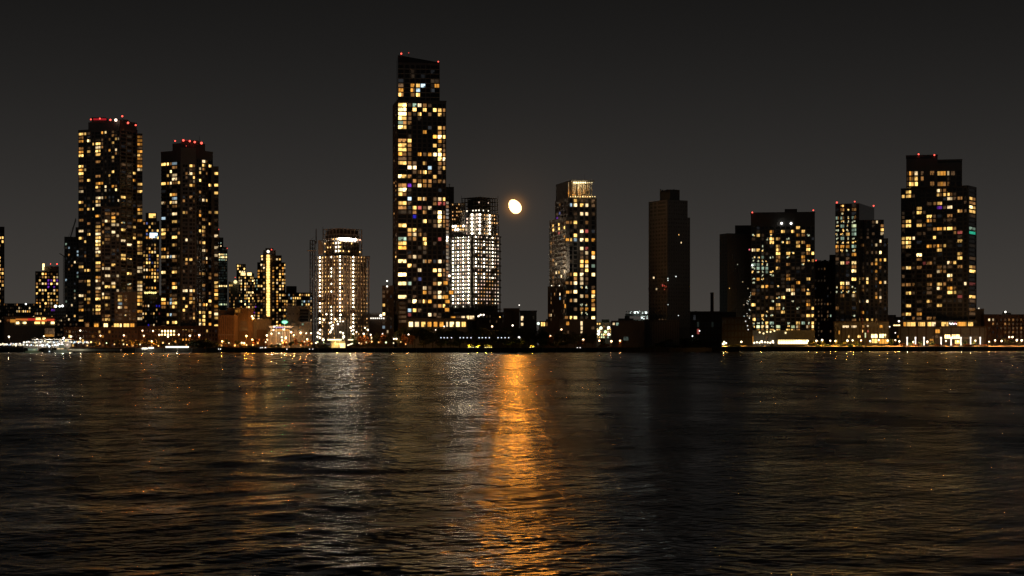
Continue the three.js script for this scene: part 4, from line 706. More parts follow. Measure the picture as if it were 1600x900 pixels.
{ // low works and chimney
  const c = thing('chimney', 'lone dark brick chimney stack against the sky between the two unlit towers', 'chimney', new THREE.Vector3(wx(1112.6, 1360), GY, -1360)), s = new Batch(), r = new Batch(), X = wx(1112.6, 1360);
  s.cyl(X, GY, wy(458.5, 1360), -1360, 1.55, 1.22, 18); r.cyl(X, wy(459.6, 1360), wy(457, 1360), -1360, 1.42, 1.42, 18); r.cyl(X, wy(464, 1360), wy(463.2, 1360), -1360, 1.4, 1.4, 18); s.build('shaft', M.darkBrick, c); r.build('collar', M.charcoal, c);
  const b = new Building('warehouse', 'long dark low works with faint columns below the chimney', 'warehouse', 1100, 1350), k = b.front([1058, 1128], 488, 1350, { core: M.black, coreName: 'wall', parapet: M.charcoal });
  b.facade(k.F, { cols: spread(1060, 1127, 12, 0.66), y0: 496, dy: 11, h: 8, n: 4, dim: 0.05, wall: M.brown, pat: (r, c, R) => r === 1 && R() < 0.4 ? 'x' : r === 2 && c === 5 ? 'r' : '.' });
  for (const [x, y] of [[1074, 526], [1076.5, 525], [1082, 525.2], [1050, 529], [1056, 529.4], [1063, 528], [1066, 529.5], [1093, 517]]) bulb(b, x, y, 1325, 2.2, [0.95, 1, 0.95], 1.8, 'wall_lamp');
  for (let i = 0; i < 16; i++) b.batch('roof_plant', M.black).box(wx(1066 + i * 3.6, 1352), wy(487.6, 1350), -1355, 0.8 + R0(), 0.6 + R0() * 1.1, 2); b.done();
  const e = new Building('warehouse', 'dark low hall with thin light columns left of the gold-windowed slab', 'warehouse', 1148, 1400), q = e.front([1108, 1176], 495.5, 1400, { core: M.black, coreName: 'wall', deep: 16 }), q2 = e.front([1122, 1150], 487.5, 1412, { core: M.black, coreName: 'wall', deep: 8 });
  e.facade(q.F, { cols: spread(1109, 1175, 12, 0.72), y0: 502, dy: 10, h: 7.4, n: 3, dim: 0, wall: M.brown, pat: (r, c, R) => '.' }); for (const [x, y] of [[1124, 499], [1126, 502.5], [1165, 502], [1168, 509], [1171, 497], [1169, 515]]) bulb(e, x, y, 1398, 1.7, [1, 0.95, 0.8], 1.2, 'wall_lamp'); e.done();
}
{ // right-hand pair: unlit and gold-windowed
  const grey = matt(0.42, 0.36, 0.31, 0.7), d = 1465;
  const b = new Building('office_tower', 'unlit brown slab tower at the left of the gold-windowed slab', 'tower', 1150, d), k = b.corner([1125, 1137, 1176], 366, d, 20, { core: M.charcoal, parapet: M.charcoal }), u = b.front([1148.5, 1176], 352, d + 8, { core: M.black });
  b.facade(k.L, { cols: spread(1125.5, 1136.5, 3, 0.7), y0: 371, dy: 5.3, h: 3, n: 26, wall: grey, ledge: grey, pat: () => '.', dim: 0 });
  b.facade(k.F, { cols: spread(1137.6, 1175, 9, 0.45), y0: 371, dy: 5.3, h: 2.2, n: 26, dim: 0, wall: matt(0.34, 0.28, 0.23, 0.7), pat: (r, c, R) => c > 6 && r > 14 && R() < 0.3 ? pick(R, 'kd') : R() < 0.005 ? 'k' : '.' });
  for (let i = 0; i < 46; i++) { const x = 1160 + R0() * 15 + 2 * R0(), y = 455 + R0() * 60; if (x > 1176 - (y - 450) * 0.02 - 16 * Math.pow(R0(), 0.5)) bulb(b, x, y, d - 6, 1.2, pick(R0, [[1, 0.9, 0.7], [1, 0.75, 0.45], [0.8, 1, 0.9]]), 0.9, 'wall_lamp'); }
  b.done();
  const g = new Building('apartment_tower', 'broad slab tower with scattered gold windows and four white roof lights', 'tower', 1223, 1450), D = 1450, f = g.front([1173.2, 1273.2], 333, D, { parapet: M.black, deep: 24 }); g.front([1226, 1245.5], 326.5, D + 8, { bottom: 334, core: M.black, deep: 10 });
  const xs = [1177.4, 1184.6, 1191.6, 1198.2, 1206, 1215.8, 1223.4, 1231.6, 1239, 1247, 1255, 1263, 1270], ws = [5.8, 5, 4, 4, 6.4, 6.6, 6, 6.2, 5.4, 6, 5.6, 6, 3.6];
  const sp = (r, c, R) => {
    if (r >= 8 && r <= 12 && c < 4) return R() < 0.9 ? (R() < 0.6 ? 'k' : 'g') : '.';
    if (r >= 26 && c < 13) return R() < 0.75 ? pick(R, r === 26 ? 'kkyg' : r === 27 ? 'Wwkmy' : 'yOokyY') : '.';
    const q = r < 1 ? [0, 0, .2, 0, .3, 0, .2, 0.9, .2, .9, .6, 1, .3][c] : r < 10 ? [.55, .7, .3, .3, .4, .5, .3, .55, .3, .4, .65, .6, .5][c] : [.5, .45, .3, .3, .45, .35, .3, .5, .4, .3, .4, .5, .4][c];
    return R() < q * 0.62 ? pick(R, 'YyyyyOOoowYddkd') : R() < 0.09 ? 'k' : '.'; };
  g.facade(f.F, { cols: xs.map((x, i) => [x, ws[i]]), y0: 356, dy: 5.72, h: 4.3, n: 29, wall: M.black, pat: sp, bottom: 517 });
  const pier = g.batch('balcony_pier', M.brown); for (const x of [1210.8, 1219.6, 1227.4, 1235.2, 1243, 1251, 1259, 1266.6, 1272]) g.slab(pier, f.F, g.runAt(f.F, x), (wy(440, D) + wy(517, D)) / 2, 0.6, wy(440, D) - wy(517, D), 1.0, 0.6);
  for (const x of [1221.2, 1236, 1250.8, 1265.8]) bulb(g, x, 349, D - 1.5, 3.2, [1, 0.97, 0.88], 5, 'roof_lamp');
  beacon(g, 1175.5, 332, D - 1, 334, 2.6); beacon(g, 1270.8, 328.6, D - 1, 333, 2.6); beacon(g, 1275, 407, D - 2, 410, 3, 1.6); bulb(g, 1262.2, 346.5, D - 1.5, 2, [1, 0.08, 0.05], 0.8, 'beacon_light'); bulb(g, 1171, 390, D - 4, 2.4, [1, 0.2, 0.25], 1, 'beacon_light'); bulb(g, 1175.5, 414.5, D - 2, 3, [0.9, 1, 0.9], 3);
  const pod = g.front([1166, 1273], 517.5, D - 16, { core: M.charcoal, coreName: 'wall', deep: 14, parapet: M.concrete });
  g.lit(pod.F, 1215.5, 1262, 531, 537.4, 'W', { bays: 12, strength: 1.3, name: 'shop_window', frame: M.brown }); g.lit(pod.F, 1173.2, 1177.4, 524.5, 536.5, 'O', { bays: 1, strength: 0.5 }); g.lit(pod.F, 1164.8, 1168, 525.5, 529, 'b', { strength: 0.5 }); g.lit(pod.F, 1195.5, 1200, 525, 531, 'd', {});
  for (let i = 0; i < 13; i++) bulb(g, 1157.5 + i * 4.2, 534.6 + R0() * 1.2, D - 18, 2 + R0() * 1.6, [1, 0.86, 0.6], 2.2, 'wall_lamp');
  for (const [x, y] of [[1166.5, 519], [1187, 519.3], [1193, 521], [1198.5, 518.6], [1204, 518.5], [1210, 517], [1227.5, 520]]) bulb(g, x, y, D - 18, 2.6, [1, 0.75, 0.35], 2.2, 'wall_lamp');
  g.done();
  const e = new Building('apartment_building', 'dark mid-rise between the gold-windowed slab and the red-lamped tower', 'building', 1292, 1520), h = e.front([1271, 1299], 409, 1520, { core: M.darkBrick, coreName: 'wall' }), h2 = e.front([1296, 1312], 398, 1524, { core: M.darkBrick, coreName: 'wall' }); for (let i = 0; i < 9; i++) e.batch('roof_plant', M.black).box(wx(1274 + i * 4, 1525), wy(408, 1520), -1528, 1 + R0(), 1 + R0() * 2, 3);
  e.facade(h.F, { cols: spread(1272, 1310, 8, 0.45), y0: 414, dy: 6.1, h: 3.4, n: 20, wall: M.darkBrick, pat: (r, c, R) => (r === 9 || r === 10) && c < 3 ? 'd' : (r > 11 && r < 15 && R() < 0.5) ? 'd' : R() < 0.07 ? pick(R, 'dog') : '.' }); e.done();
}
{ // tower with three red lamps
  const b = new Building('apartment_tower', 'stepped tower with three red roof lamps and a glittering pale upper-left face', 'tower', 1346, 1455), d = 1455;
  const k = b.corner([1305.3, 1342.5, 1366], 317.5, d, 66), m = b.front([1343, 1381], 343.5, d + 16), r = b.front([1343, 1387.6], 372.5, d + 10);
  const cols = [[1308.3, 5], [1316.2, 6], [1324.6, 5.4], [1334.4, 7]];
  b.facade(k.L, { cols, y0: 320.5, dy: 6.42, h: 4.6, n: 34, wall: M.black, pat: (q, c, R) => q === 1 ? '.oko'[c] ?? '.' : q < 3 ? (R() < 0.25 ? 'k' : '.') : q < 5 ? (R() < 0.8 ? 'k' : 'g') : q < 9 ? pick(R, 'kkmykgy') : q === 9 ? 'k' : q === 10 ? 'OOOg'[c] : q === 11 ? 'okkk'[c] : q === 12 ? '...O'[c] : q === 13 ? 'd.d.'[c] : q === 14 ? '.WrW'[c] : q === 15 ? '...o'[c] : q === 16 ? '...W'[c] : q === 18 ? '...Y'[c] : q === 19 ? '.Yw.'[c] : q === 20 ? 'kOOk'[c] : q === 21 ? 'kkkk'[c] : q === 22 ? '.o.w'[c] : R() < 0.18 ? pick(R, 'Yoowk') : '.' });
  b.facade(r.F, { cols: [[1348.4, 3.4], [1355.2, 3.4], [1362.5, 3.2], [1369, 3.4], [1375.6, 3.2], [1382.8, 3.4]], y0: 377, dy: 5.85, h: 4.3, n: 26, wall: M.black, pat: (q, c, R) => R() < 0.3 ? pick(R, 'ooyOwdWd') : '.' });
  b.facade(m.F, { cols: [[1348.5, 4], [1356, 4], [1364.5, 4], [1370, 3], [1378.5, 5]], y0: 347, dy: 6.1, h: 4.2, n: 5, wall: M.black, pat: ['..dw.', '....o', '....y', '..d.w', '.d...'] });
  for (const [x, y] of [[1307.6, 316.4], [1335.5, 315], [1365, 321.6]]) beacon(b, x, y, d - 1, 320, 3, 3);
  const pod = b.front([1303, 1389], 503, d - 16, { core: M.charcoal, coreName: 'wall', deep: 12, parapet: M.brown });
  const pr = b.batch('pier', M.brown); for (let x = 1304; x < 1389; x += 5.6) b.slab(pr, pod.F, b.runAt(pod.F, x), (wy(511, d) + GY) / 2, 0.5, wy(511, d) - GY, 0.8, 0.3);
  for (const [x0, x1, y0, y1, c, s] of [[1316.5, 1326.5, 508.5, 512, 'w', 0.9], [1330, 1338.5, 508.5, 512, 'w', 0.8], [1346.5, 1351, 508, 512, 'o', 1], [1353.8, 1357.8, 508, 510.6, 'w', 0.6], [1374, 1379, 508, 512.5, 'O', 0.9], [1361.2, 1371.2, 522, 527.8, 'W', 1.5], [1374, 1384.4, 522, 527.8, 'W', 1.5], [1340, 1344.6, 523.5, 527.5, 'Y', 0.8], [1351, 1353.4, 520, 527.5, 'm', 0.7], [1347, 1349.6, 515.5, 519.5, 'Y', 0.8], [1355, 1357.6, 516, 519.5, 'r', 1.6], [1309.5, 1312.5, 516.5, 522, 'O', 0.6], [1325.2, 1327.4, 523.5, 527.5, 'Y', 1]]) b.lit(pod.F, x0, x1, y0, y1, c, { strength: s, bays: x1 - x0 > 8 ? 4 : 1 });
  b.lit(pod.F, 1362, 1372, 529.5, 536, 'Y', { strength: 1, bays: 4, name: 'shop_window' }); b.lit(pod.F, 1374, 1388, 530, 537, 'O', { strength: 1.2, bays: 5, name: 'shop_window' });
  const red = b.batch('red_pole', M.red); red.cyl(wx(1347, d - 18), GY, wy(477, d - 18), -d + 18, 0.22, 0.16); red.cyl(wx(1354.5, d - 18), GY, wy(500, d - 18), -d + 18, 0.2, 0.16);
  b.done();
  const lo = new Building('building', 'low dark block with a bright white eave line between the two right-hand towers', 'building', 1398, 1500), q = lo.front([1385, 1411], 495, 1500, { core: M.darkBrick, coreName: 'wall' }); lo.front([1386, 1400], 492, 1504, { core: M.black, coreName: 'wall', deep: 8 }); lo.lit(q.F, 1396, 1410, 507.2, 509.2, 'W', { strength: 0.9, bays: 4 }); for (const [x, y, z] of [[1404.6, 502, 3], [1383.5, 510, 3.6], [1390, 510.5, 1.8], [1399, 520, 1.6]]) bulb(lo, x, y, 1488, z, [1, 0.9, 0.75], 3, 'wall_lamp'); lo.lit(q.F, 1402, 1409, 524, 528, 'O', { strength: 0.5, bays: 2 }); lo.done();
}
{ // broad right-hand tower
  const b = new Building('apartment_tower', 'broad black tower at far right with many amber windows and two red roof lamps', 'tower', 1466, 1470), d = 1470;
  const k = b.corner([1408, 1512.2, 1525.2], 291, d, 58, { parapet: M.black }), c1 = b.front([1416, 1465], 243.6, d + 8, { bottom: 292, parapet: M.black }), c2 = b.front([1463.5, 1503.3], 250.5, d + 6, { bottom: 292, parapet: M.black });
  const cols = [[1411.5, 4.6], [1419.6, 8], [1427.6, 4], [1436.4, 8], [1444.3, 4.4], [1452.2, 8], [1460.3, 4.4], [1468, 8], [1476.1, 4.4], [1484.2, 8], [1492, 4.4], [1500, 7.6], [1508.4, 4]];
  const pat = ['.y.....wo.....', 'yyd....yyyd...', '.........wdo.y', '.....doy....do', '...y...pdw...W', '...Yd......ydy', 'd....Yd..o...d', 'dy.d.Oo..dd...', 'oY.Yo.........', '.....doOyYo..g', '...dd.....or.G', 'yYw...y.......', 'YY.........y..', 'oY...OoOy.....', '.......y......', '...W.......y..', '...o.......Y.d', '....ro...wy...', 'oWdo...odd.o.y', '.......wo....Y', 'd....o...W....', '.........o....', 'ooo..o.Yo...wr', '.....d.w.Oo...', '.yd..d...Yy...', '.......o...r.y', '...d.y.......d', '.y...d.y......', '...d.........o', 'oY.O.........d', '..od.oo.......'];
  b.facade(k.L, { cols, y0: 295.7, dy: 6.7, h: 4.6, n: 31, dim: 0.12, wall: M.black, pat });
  b.facade(k.F, { cols: [[1518.8, 10]], y0: 295.7, dy: 6.7, h: 4.4, n: 31, wall: M.charcoal, pat: pat.map((s) => s[13] ?? '.') });
  b.facade(c1.F, { cols: [[1418, 2.6], [1424, 7], [1431.5, 4.6], [1441, 4], [1456.5, 6.4]], y0: 270.6, dy: 8.3, h: 6, n: 3, top: 248, wall: M.black, pat: ['dOwdo', 'dOyo.', 'dyY.o'] });
  b.facade(c2.F, { cols: [[1466.5, 5], [1473.6, 8.6], [1481.6, 3], [1489, 6], [1498, 7]], y0: 270.6, dy: 8.3, h: 6.4, n: 3, top: 254, wall: M.black, pat: ['yOwd.', '', 'oOo..'] });
  beacon(b, 1435.3, 241, d - 1, 246, 3.4); beacon(b, 1460, 242.2, d - 1, 247, 3.2);
  for (let i = 0; i < 10; i++) b.batch('roof_rail', M.black).cyl(wx(1466 + i * 3.6, d + 6), wy(251, d), wy(247.6, d), -d - 8, 0.12, 0.12, 5); for (const [x, y, w, h] of [[1428, 243, 6, 1.4], [1448, 243, 5, 1.2]]) b.batch('roof_plant', M.black).box(wx(x, d + 14), wy(y, d), -d - 16, w, h * 2, 5);
  // lit floor above the podium
  const am = b.front([1406.5, 1526], 501, d - 6, { core: M.charcoal, coreName: 'wall', deep: 8 });
  for (const [x0, x1, c, s] of [[1411.5, 1416, 'O', 0.9], [1416.5, 1422, 'Y', 0.5], [1422.5, 1430.5, 'y', 1], [1434.5, 1445.5, 'y', 0.8], [1449, 1455, 'Y', 0.8], [1455.5, 1462, 'w', 1.1], [1471, 1478, 'y', 1], [1478.5, 1482, 'y', 0.6], [1495.5, 1510, 'O', 1.2], [1512.5, 1520.5, 'y', 0.9]]) b.lit(am.F, x0, x1, 503.3, 509.6, c, { bays: Math.max(1, Math.round((x1 - x0) / 2.6)), strength: s });
  for (let i = 0; i < 6; i++) bulb(b, 1484 + i * 2.1, 505.3 + (i % 2), d - 9, 2, i === 4 ? [1, 0.3, 0.4] : [1, 0.95, 0.85], 3, 'ceiling_lamp');
  const pod = b.front([1404, 1541], 511.5, d - 16, { core: M.charcoal, coreName: 'wall', deep: 12, parapet: M.brown }), pr = b.batch('pier', M.brown);
  for (const x of [1407, 1420, 1433, 1447, 1460, 1472, 1486, 1501, 1516, 1531, 1539]) b.slab(pr, pod.F, b.runAt(pod.F, x), (wy(512, d) + GY) / 2, 0.9, wy(512, d) - GY, 1, 0.4);
  b.lit(pod.F, 1461.5, 1468.5, 514.8, 520.4, 'O', { strength: 0.9, bays: 2 }); b.lit(pod.F, 1476, 1484.8, 523, 529, 'W', { strength: 1.2, bays: 3, name: 'shop_window' }); b.lit(pod.F, 1487, 1499.8, 522.6, 529.4, 'W', { strength: 1.1, bays: 4, name: 'shop_window' }); b.lit(pod.F, 1452, 1459, 529.5, 533, 'O', { strength: 0.45, bays: 2 }); b.lit(pod.F, 1457, 1466, 523.5, 528, 'd', { strength: 1, bays: 3 });
  b.lit(pod.F, 1502, 1514, 526, 530, 'd', { strength: 0.8, bays: 4, name: 'shop_window' }); b.lit(pod.F, 1517, 1529.5, 526, 530, 'd', { strength: 0.8, bays: 4, name: 'shop_window' }); for (let i = 0; i < 14; i++) bulb(b, 1503 + i * 1.95 + (i > 6 ? 1.4 : 0), 525.4, d - 18, 1.4, [1, 0.8, 0.5], 2.6, 'wall_lamp');
  b.lit(pod.F, 1492, 1500, 531.5, 537, 'Y', { strength: 0.8, bays: 3, name: 'shop_window' });
  b.done();
  const st = new Building('building', 'narrow dark stair block beside the broad amber-windowed tower', 'building', 1531, 1480), e = st.front([1524.6, 1537.6], 483, 1484, { core: M.black, coreName: 'wall' }); bulb(st, 1529.4, 481.8, 1483, 1.8, [1, 0.85, 0.6], 1.4); st.batch('parapet', M.charcoal).box(wx(1531, 1484), wy(482.8, 1484), -1485, 7, 0.6, 3); st.done();
  const w = new Building('warehouse', 'long low brown warehouse with a grid of square windows at the right edge', 'warehouse', 1570, 1480), f = w.corner([1508, 1537, 1650], 492.5, 1478, 5, { core: M.brown, coreName: 'wall', deep: 24, parapet: M.brown });
  w.facade(f.F, { cols: Array.from({ length: 13 }, (_, i) => [1545.4 + i * 6.25, 2.9]), y0: 499.6, dy: 6.5, h: 3.6, n: 5, wall: M.brick, pat: (r, c, R) => r === 0 && c < 2 ? 'w' : R() < (c > 3 ? 0.85 : 0.4) ? pick(R, r === 4 ? 'oodd' : 'dddood') : '.' });
  w.batch('roof_hut', M.black).box(wx(1574, 1482), wy(490.6, 1482), -1484, 6, 2, 5); w.batch('roof_hut', M.black).box(wx(1572, 1482), wy(489, 1482), -1485, 3, 2.4, 3); bulb(w, 1571, 487.4, 1478, 3, [1, 0.96, 0.85], 3); w.done();
}

/* ------------------------------------------------------------------ waterfront: landing, kiosks, lamps, trees */
const at = (px, d, y = GY) => new THREE.Vector3(wx(px, d), y, -d);
const onTop = new THREE.BoxGeometry(1, 1, 1);
function pointLight(x, y, z, hex, I, name = 'lamp_light', radius = 14) { const L = new THREE.PointLight(hex, I); L.position.set(x, y, z); L.castShadow = true; L.shadow.radius = radius; L.name = name; scene.add(L); return L; }
// zones: a label that counts a thing among its like, left to right
function counted(list, noun, where, place) {
  list.sort((a, b) => a[0] - b[0]);
  list.forEach((it, i) => place(it, `${noun} ${where}, ${ORD[i]} of ${CARD[list.length]} from left`));
}
// one street lamp: tapered post, arm plate and a glowing head
const LAMP = {};
function lampGeo(h) {
  const key = h.toFixed(1);
  if (!LAMP[key]) {
    const b = new Batch(); b.cyl(0, 0, 0.5, 0, 0.22, 0.16); b.cyl(0, 0.5, h - 0.45, 0, 0.12, 0.07); b.cyl(0, h - 0.5, h - 0.36, 0, 0.2, 0.28);
    const c = new Batch(); c.cyl(0, h + 0.42, h + 0.56, 0, 0.34, 0.06);
    LAMP[key] = [mergeGeometries(b.g), mergeGeometries(c.g)];
  }
  return LAMP[key];
}
const HEAD = new THREE.SphereGeometry(0.5, 12, 10);
function streetLamp(px, py, d, rgb, s, size, label, group, I, hex) {
  const h = Math.max(1.2, wy(py, d) - GY), [post, cap] = lampGeo(Math.round(h * 5) / 5);
  const t = thing('street_lamp', label, 'street lamp', at(px, d), group);
  const p = shade(new THREE.Mesh(post, M.darkSteel)); p.name = 'post'; t.add(p);
  const q = shade(new THREE.Mesh(cap, M.darkSteel)); q.name = 'lamp_cap'; t.add(q);
  const g = new THREE.Mesh(HEAD, lampGlow(rgb, s)), z = size * mpp(d); g.name = 'lamp_head'; g.scale.set(z, z * 0.95, z); g.position.y = Math.round(h * 5) / 5; t.add(g);
  if (I) pointLight(wx(px, d), GY + h - z * 0.6 - 0.05, -d + 0.4, hex, I, 'street_lamp_light');
  return t;
}
const WHT = [1, 0.86, 0.62], ORG = [1, 0.6, 0.24], YEL = [1, 0.82, 0.36], CLD = [0.85, 0.95, 1];
const lampZones = [
  ['before the ferry landing at left', [[14, 526, 9], [68.5, 525, 12], [99.5, 528, 12], [111, 525.5, 14], [125.5, 516.6, 30], [125.5, 528.4, 20]], WHT, 6, 3.4, 60, 0xffd9a8],
  ['before the taller twin tower', [[157, 524.4, 30], [193.5, 524, 34], [205, 534, 20], [222.6, 516.6, 60], [224.6, 524.5, 40]], [1, 0.8, 0.52], 7, 3.4, 190, 0xff8c34],
  ['before the shorter twin tower', [[239, 517, 60], [249, 523.4, 44], [262.5, 526, 44], [279.3, 522.6, 44], [296.6, 524.4, 40], [311.2, 523.6, 40], [237, 533.2, 16], [244.2, 533.4, 18]], [1, 0.8, 0.52], 7, 3.4, 200, 0xff8a30],
  ['before the orange-lit brick block', [[347.2, 533.4, 14], [385, 525, 26], [394.2, 530.6, 22], [381.5, 536, 12], [393.8, 494, 60], [395.4, 497.4, 60]], [1, 0.66, 0.26], 8, 4.2, 330, 0xff9a34],
  ['around the fuel station', [[417, 524, 26], [417.2, 531, 24], [424, 521, 30], [440.6, 532, 18], [446.5, 528, 22], [459, 523.6, 28], [469.6, 520, 92], [455, 519, 92], [480, 530, 16]], [1, 0.78, 0.48], 7, 3.4, 420, 0xffac60],
  ['at the foot of the strung-lamp construction tower', [[486, 520.6, 22], [478.5, 520.5, 60], [557, 518.6, 24], [568.2, 521.6, 22], [570.4, 512.4, 50], [574.6, 515.4, 46], [548.5, 511.6, 30], [579.2, 523, 20]], WHT, 7, 3.4, 140, 0xffb060],
  ['on the lawn left of the park trees', [[598.4, 521.6, 26], [610.4, 529.2, 60], [615.4, 529.2, 60], [619.4, 529.4, 60], [638.4, 522.4, 20], [681, 515.4, 70], [694, 510.2, 80]], [1, 0.84, 0.6], 6, 3.2, 60, 0xffb469],
  ['in the park before the crown-lit tower', [[769, 510, 60], [860, 525, 22], [877.2, 514.6, 60], [911.3, 530.8, 24], [936.4, 532.2, 20], [955.3, 533, 14], [968.8, 532.4, 18]], [1, 0.62, 0.32], 6, 4, 60, 0xffa860],
  ['along the walk before the gold-windowed slab', [[1130, 537.2, 4], [1131.6, 534, 5], [1134.4, 536, 4.5], [1158.4, 534.2, 8], [1190, 533.2, 9], [1207.5, 533.2, 9], [1262, 532.5, 9]], [1, 0.84, 0.5], 6, 4, 80, 0xffb850],
  ['along the walk before the three-red-lamp tower', [[1275.6, 532.4, 8], [1284.6, 531.4, 7], [1297.4, 532, 10], [1305.4, 532.4, 6], [1324, 532, 8], [1332.2, 531.6, 8], [1345.4, 531.8, 10], [1359.6, 533, 9], [1373, 531.6, 9], [1387, 532.2, 7]], [1, 0.86, 0.56], 6, 4, 190, 0xffb64e],
  ['before the broad amber-windowed tower', [[1399, 531.6, 8], [1405.2, 533.6, 8], [1427, 534.2, 6], [1449, 534, 10], [1478, 532.6, 10], [1496.5, 533.5, 10], [1524, 532.4, 10]], [1, 0.82, 0.52], 5, 3.8, 170, 0xffae58],
  ['before the grid-windowed warehouse', [[1545.4, 534, 8], [1555, 531.8, 9], [1565, 532.8, 9], [1577, 526.4, 40], [1582, 526.6, 40], [1588.8, 531.6, 9], [1596.4, 531.8, 9]], [1, 0.84, 0.58], 6, 3.8, 200, 0xffb066],
];
for (const [where, list, rgb, s, size, I, hex] of lampZones)
  counted(list, 'glowing street lamp', where, ([px, py, off], label) => { const d = shoreD(px) + off; streetLamp(px, py, d, rgb, s * 0.8, size * (0.52 + 0.3 * R0()), label, 'street lamps along the far bank', I * (off > 40 ? 0.5 : 1), hex); });
{ // row of small white lamps in the park
  const sets = [['first', [689, 694, 699, 705.4]], ['second', [719, 724.2, 730, 736]], ['third', [748.6, 753.6, 759, 764.6]], ['fourth', [778.2, 783.6, 789.2, 794.8]]];
  for (const [name, xs] of sets) counted(xs.map((x) => [x]), 'tiny white path light', `in the ${name} lawn cluster`, ([px], label) => {
    const d = shoreD(px) + 34, t = thing('path_light', label, 'path light', at(px, d), 'row of white path lights in the park'), h = wy(527.7, d) - GY, b = new Batch(); b.cyl(wx(px, d), GY, GY + h, -d, 0.09, 0.07); b.build('post', M.darkSteel, t);
    const g = new THREE.Mesh(HEAD, lampGlow(CLD, 1.1)); g.name = 'lamp_head'; const z = 1.9 * mpp(d); g.scale.set(z, z, z); g.position.y = h; t.add(g); });
  counted([[342, 545.4], [345, 545.4], [407.5, 544], [410, 543.6], [415, 543.4], [448.6, 545.6], [484, 545.5], [489.2, 545.5], [902, 543.8], [906.4, 543.8], [811, 527.4]], 'small low white light', 'close above the waterline', ([px, py], label) => {
    const d = shoreD(px) + (py < 540 ? 34 : 0.6), t = thing('edge_light', label, 'marker light', at(px, d, GY - 1.5), 'small marker lights along the water edge'), y = wy(py, d), b = new Batch(); b.box(wx(px, d), (y + GY - 1.5) / 2, -d - 0.4, 0.25, Math.max(0.4, Math.abs(y - GY + 1.5)), 0.25); b.build('post', M.darkSteel, t);
    const g = new THREE.Mesh(HEAD, lampGlow([1, 0.95, 0.88], 1.7)); g.name = 'lamp_head'; const z = (py < 540 ? 3.6 : 2.3) * mpp(d); g.scale.set(z, z, z); g.position.set(0, y - GY + 1.5, 1); t.add(g); });
  // warm lights strung along the left-hand waterside path
  for (const [where, x0, x1, n] of [['on the path before the twin towers', 118, 338, 20], ['on the path around the fuel station', 344, 508, 18], ['on the slope right of the pavilion', 556, 640, 8]])
    counted(Array.from({ length: n }, (_, i) => [x0 + (x1 - x0) * (i + 0.15 + 0.7 * R0()) / n, 533.5 + 7 * R0()]), 'small warm path light', where, ([px, py], label) => {
      const d = shoreD(px) + 7 + 10 * R0(), t = thing('path_light', label, 'path light', at(px, d), 'warm path lights along the left shore'), h = Math.max(0.7, wy(py, d) - GY), b = new Batch(); b.cyl(wx(px, d), GY, GY + h, -d, 0.1, 0.07); b.build('post', M.darkSteel, t);
      const g = new THREE.Mesh(HEAD, lampGlow(pick(R0, [[1, 0.55, 0.18], [1, 0.5, 0.14], [1, 0.8, 0.45], [0.8, 1, 0.5]]), [0.8, 1.6, 3][Math.floor(R0() * 3)])); g.name = 'lamp_head'; const z = (1.5 + 1.6 * R0()) * mpp(d); g.scale.set(z, z, z); g.position.y = h; t.add(g);
      if (R0() < 0.45) pointLight(wx(px, d), GY + h + 0.4, -d - 1.2, 0xff9030, 70, 'path_light_lamp'); });
  // glowing bollard columns before the broad tower
  counted([[1417.4], [1430.4], [1443.8], [1470.4], [1486], [1501.4], [1516.6], [1531.6]], 'white glowing light column', 'before the broad amber-windowed tower', ([px], label) => {
    const d = shoreD(px) + 13, t = thing('light_column', label, 'light column', at(px, d), 'glowing light columns on the walk'), X = wx(px, d), top = wy(526.4, d), b = new Batch(); b.box(X, GY + 0.4, -d, 0.7, 0.8, 0.7); b.box(X, top + 0.12, -d, 0.8, 0.22, 0.8); b.build('frame', M.darkSteel, t);
    const l = new Batch(); l.cyl(X, GY + 1.6, top, -d, 0.46, 0.46, 10); l.cyl(X, top - 1.4, top - 0.02, -d, 0.62, 0.62, 10); l.build('glowing_lamp', lampGlow([1, 0.9, 0.78], 1.5), t); pointLight(X, GY + 2.6, -d + 1.2, 0xffd7a8, 90, 'light_column_lamp'); });
}

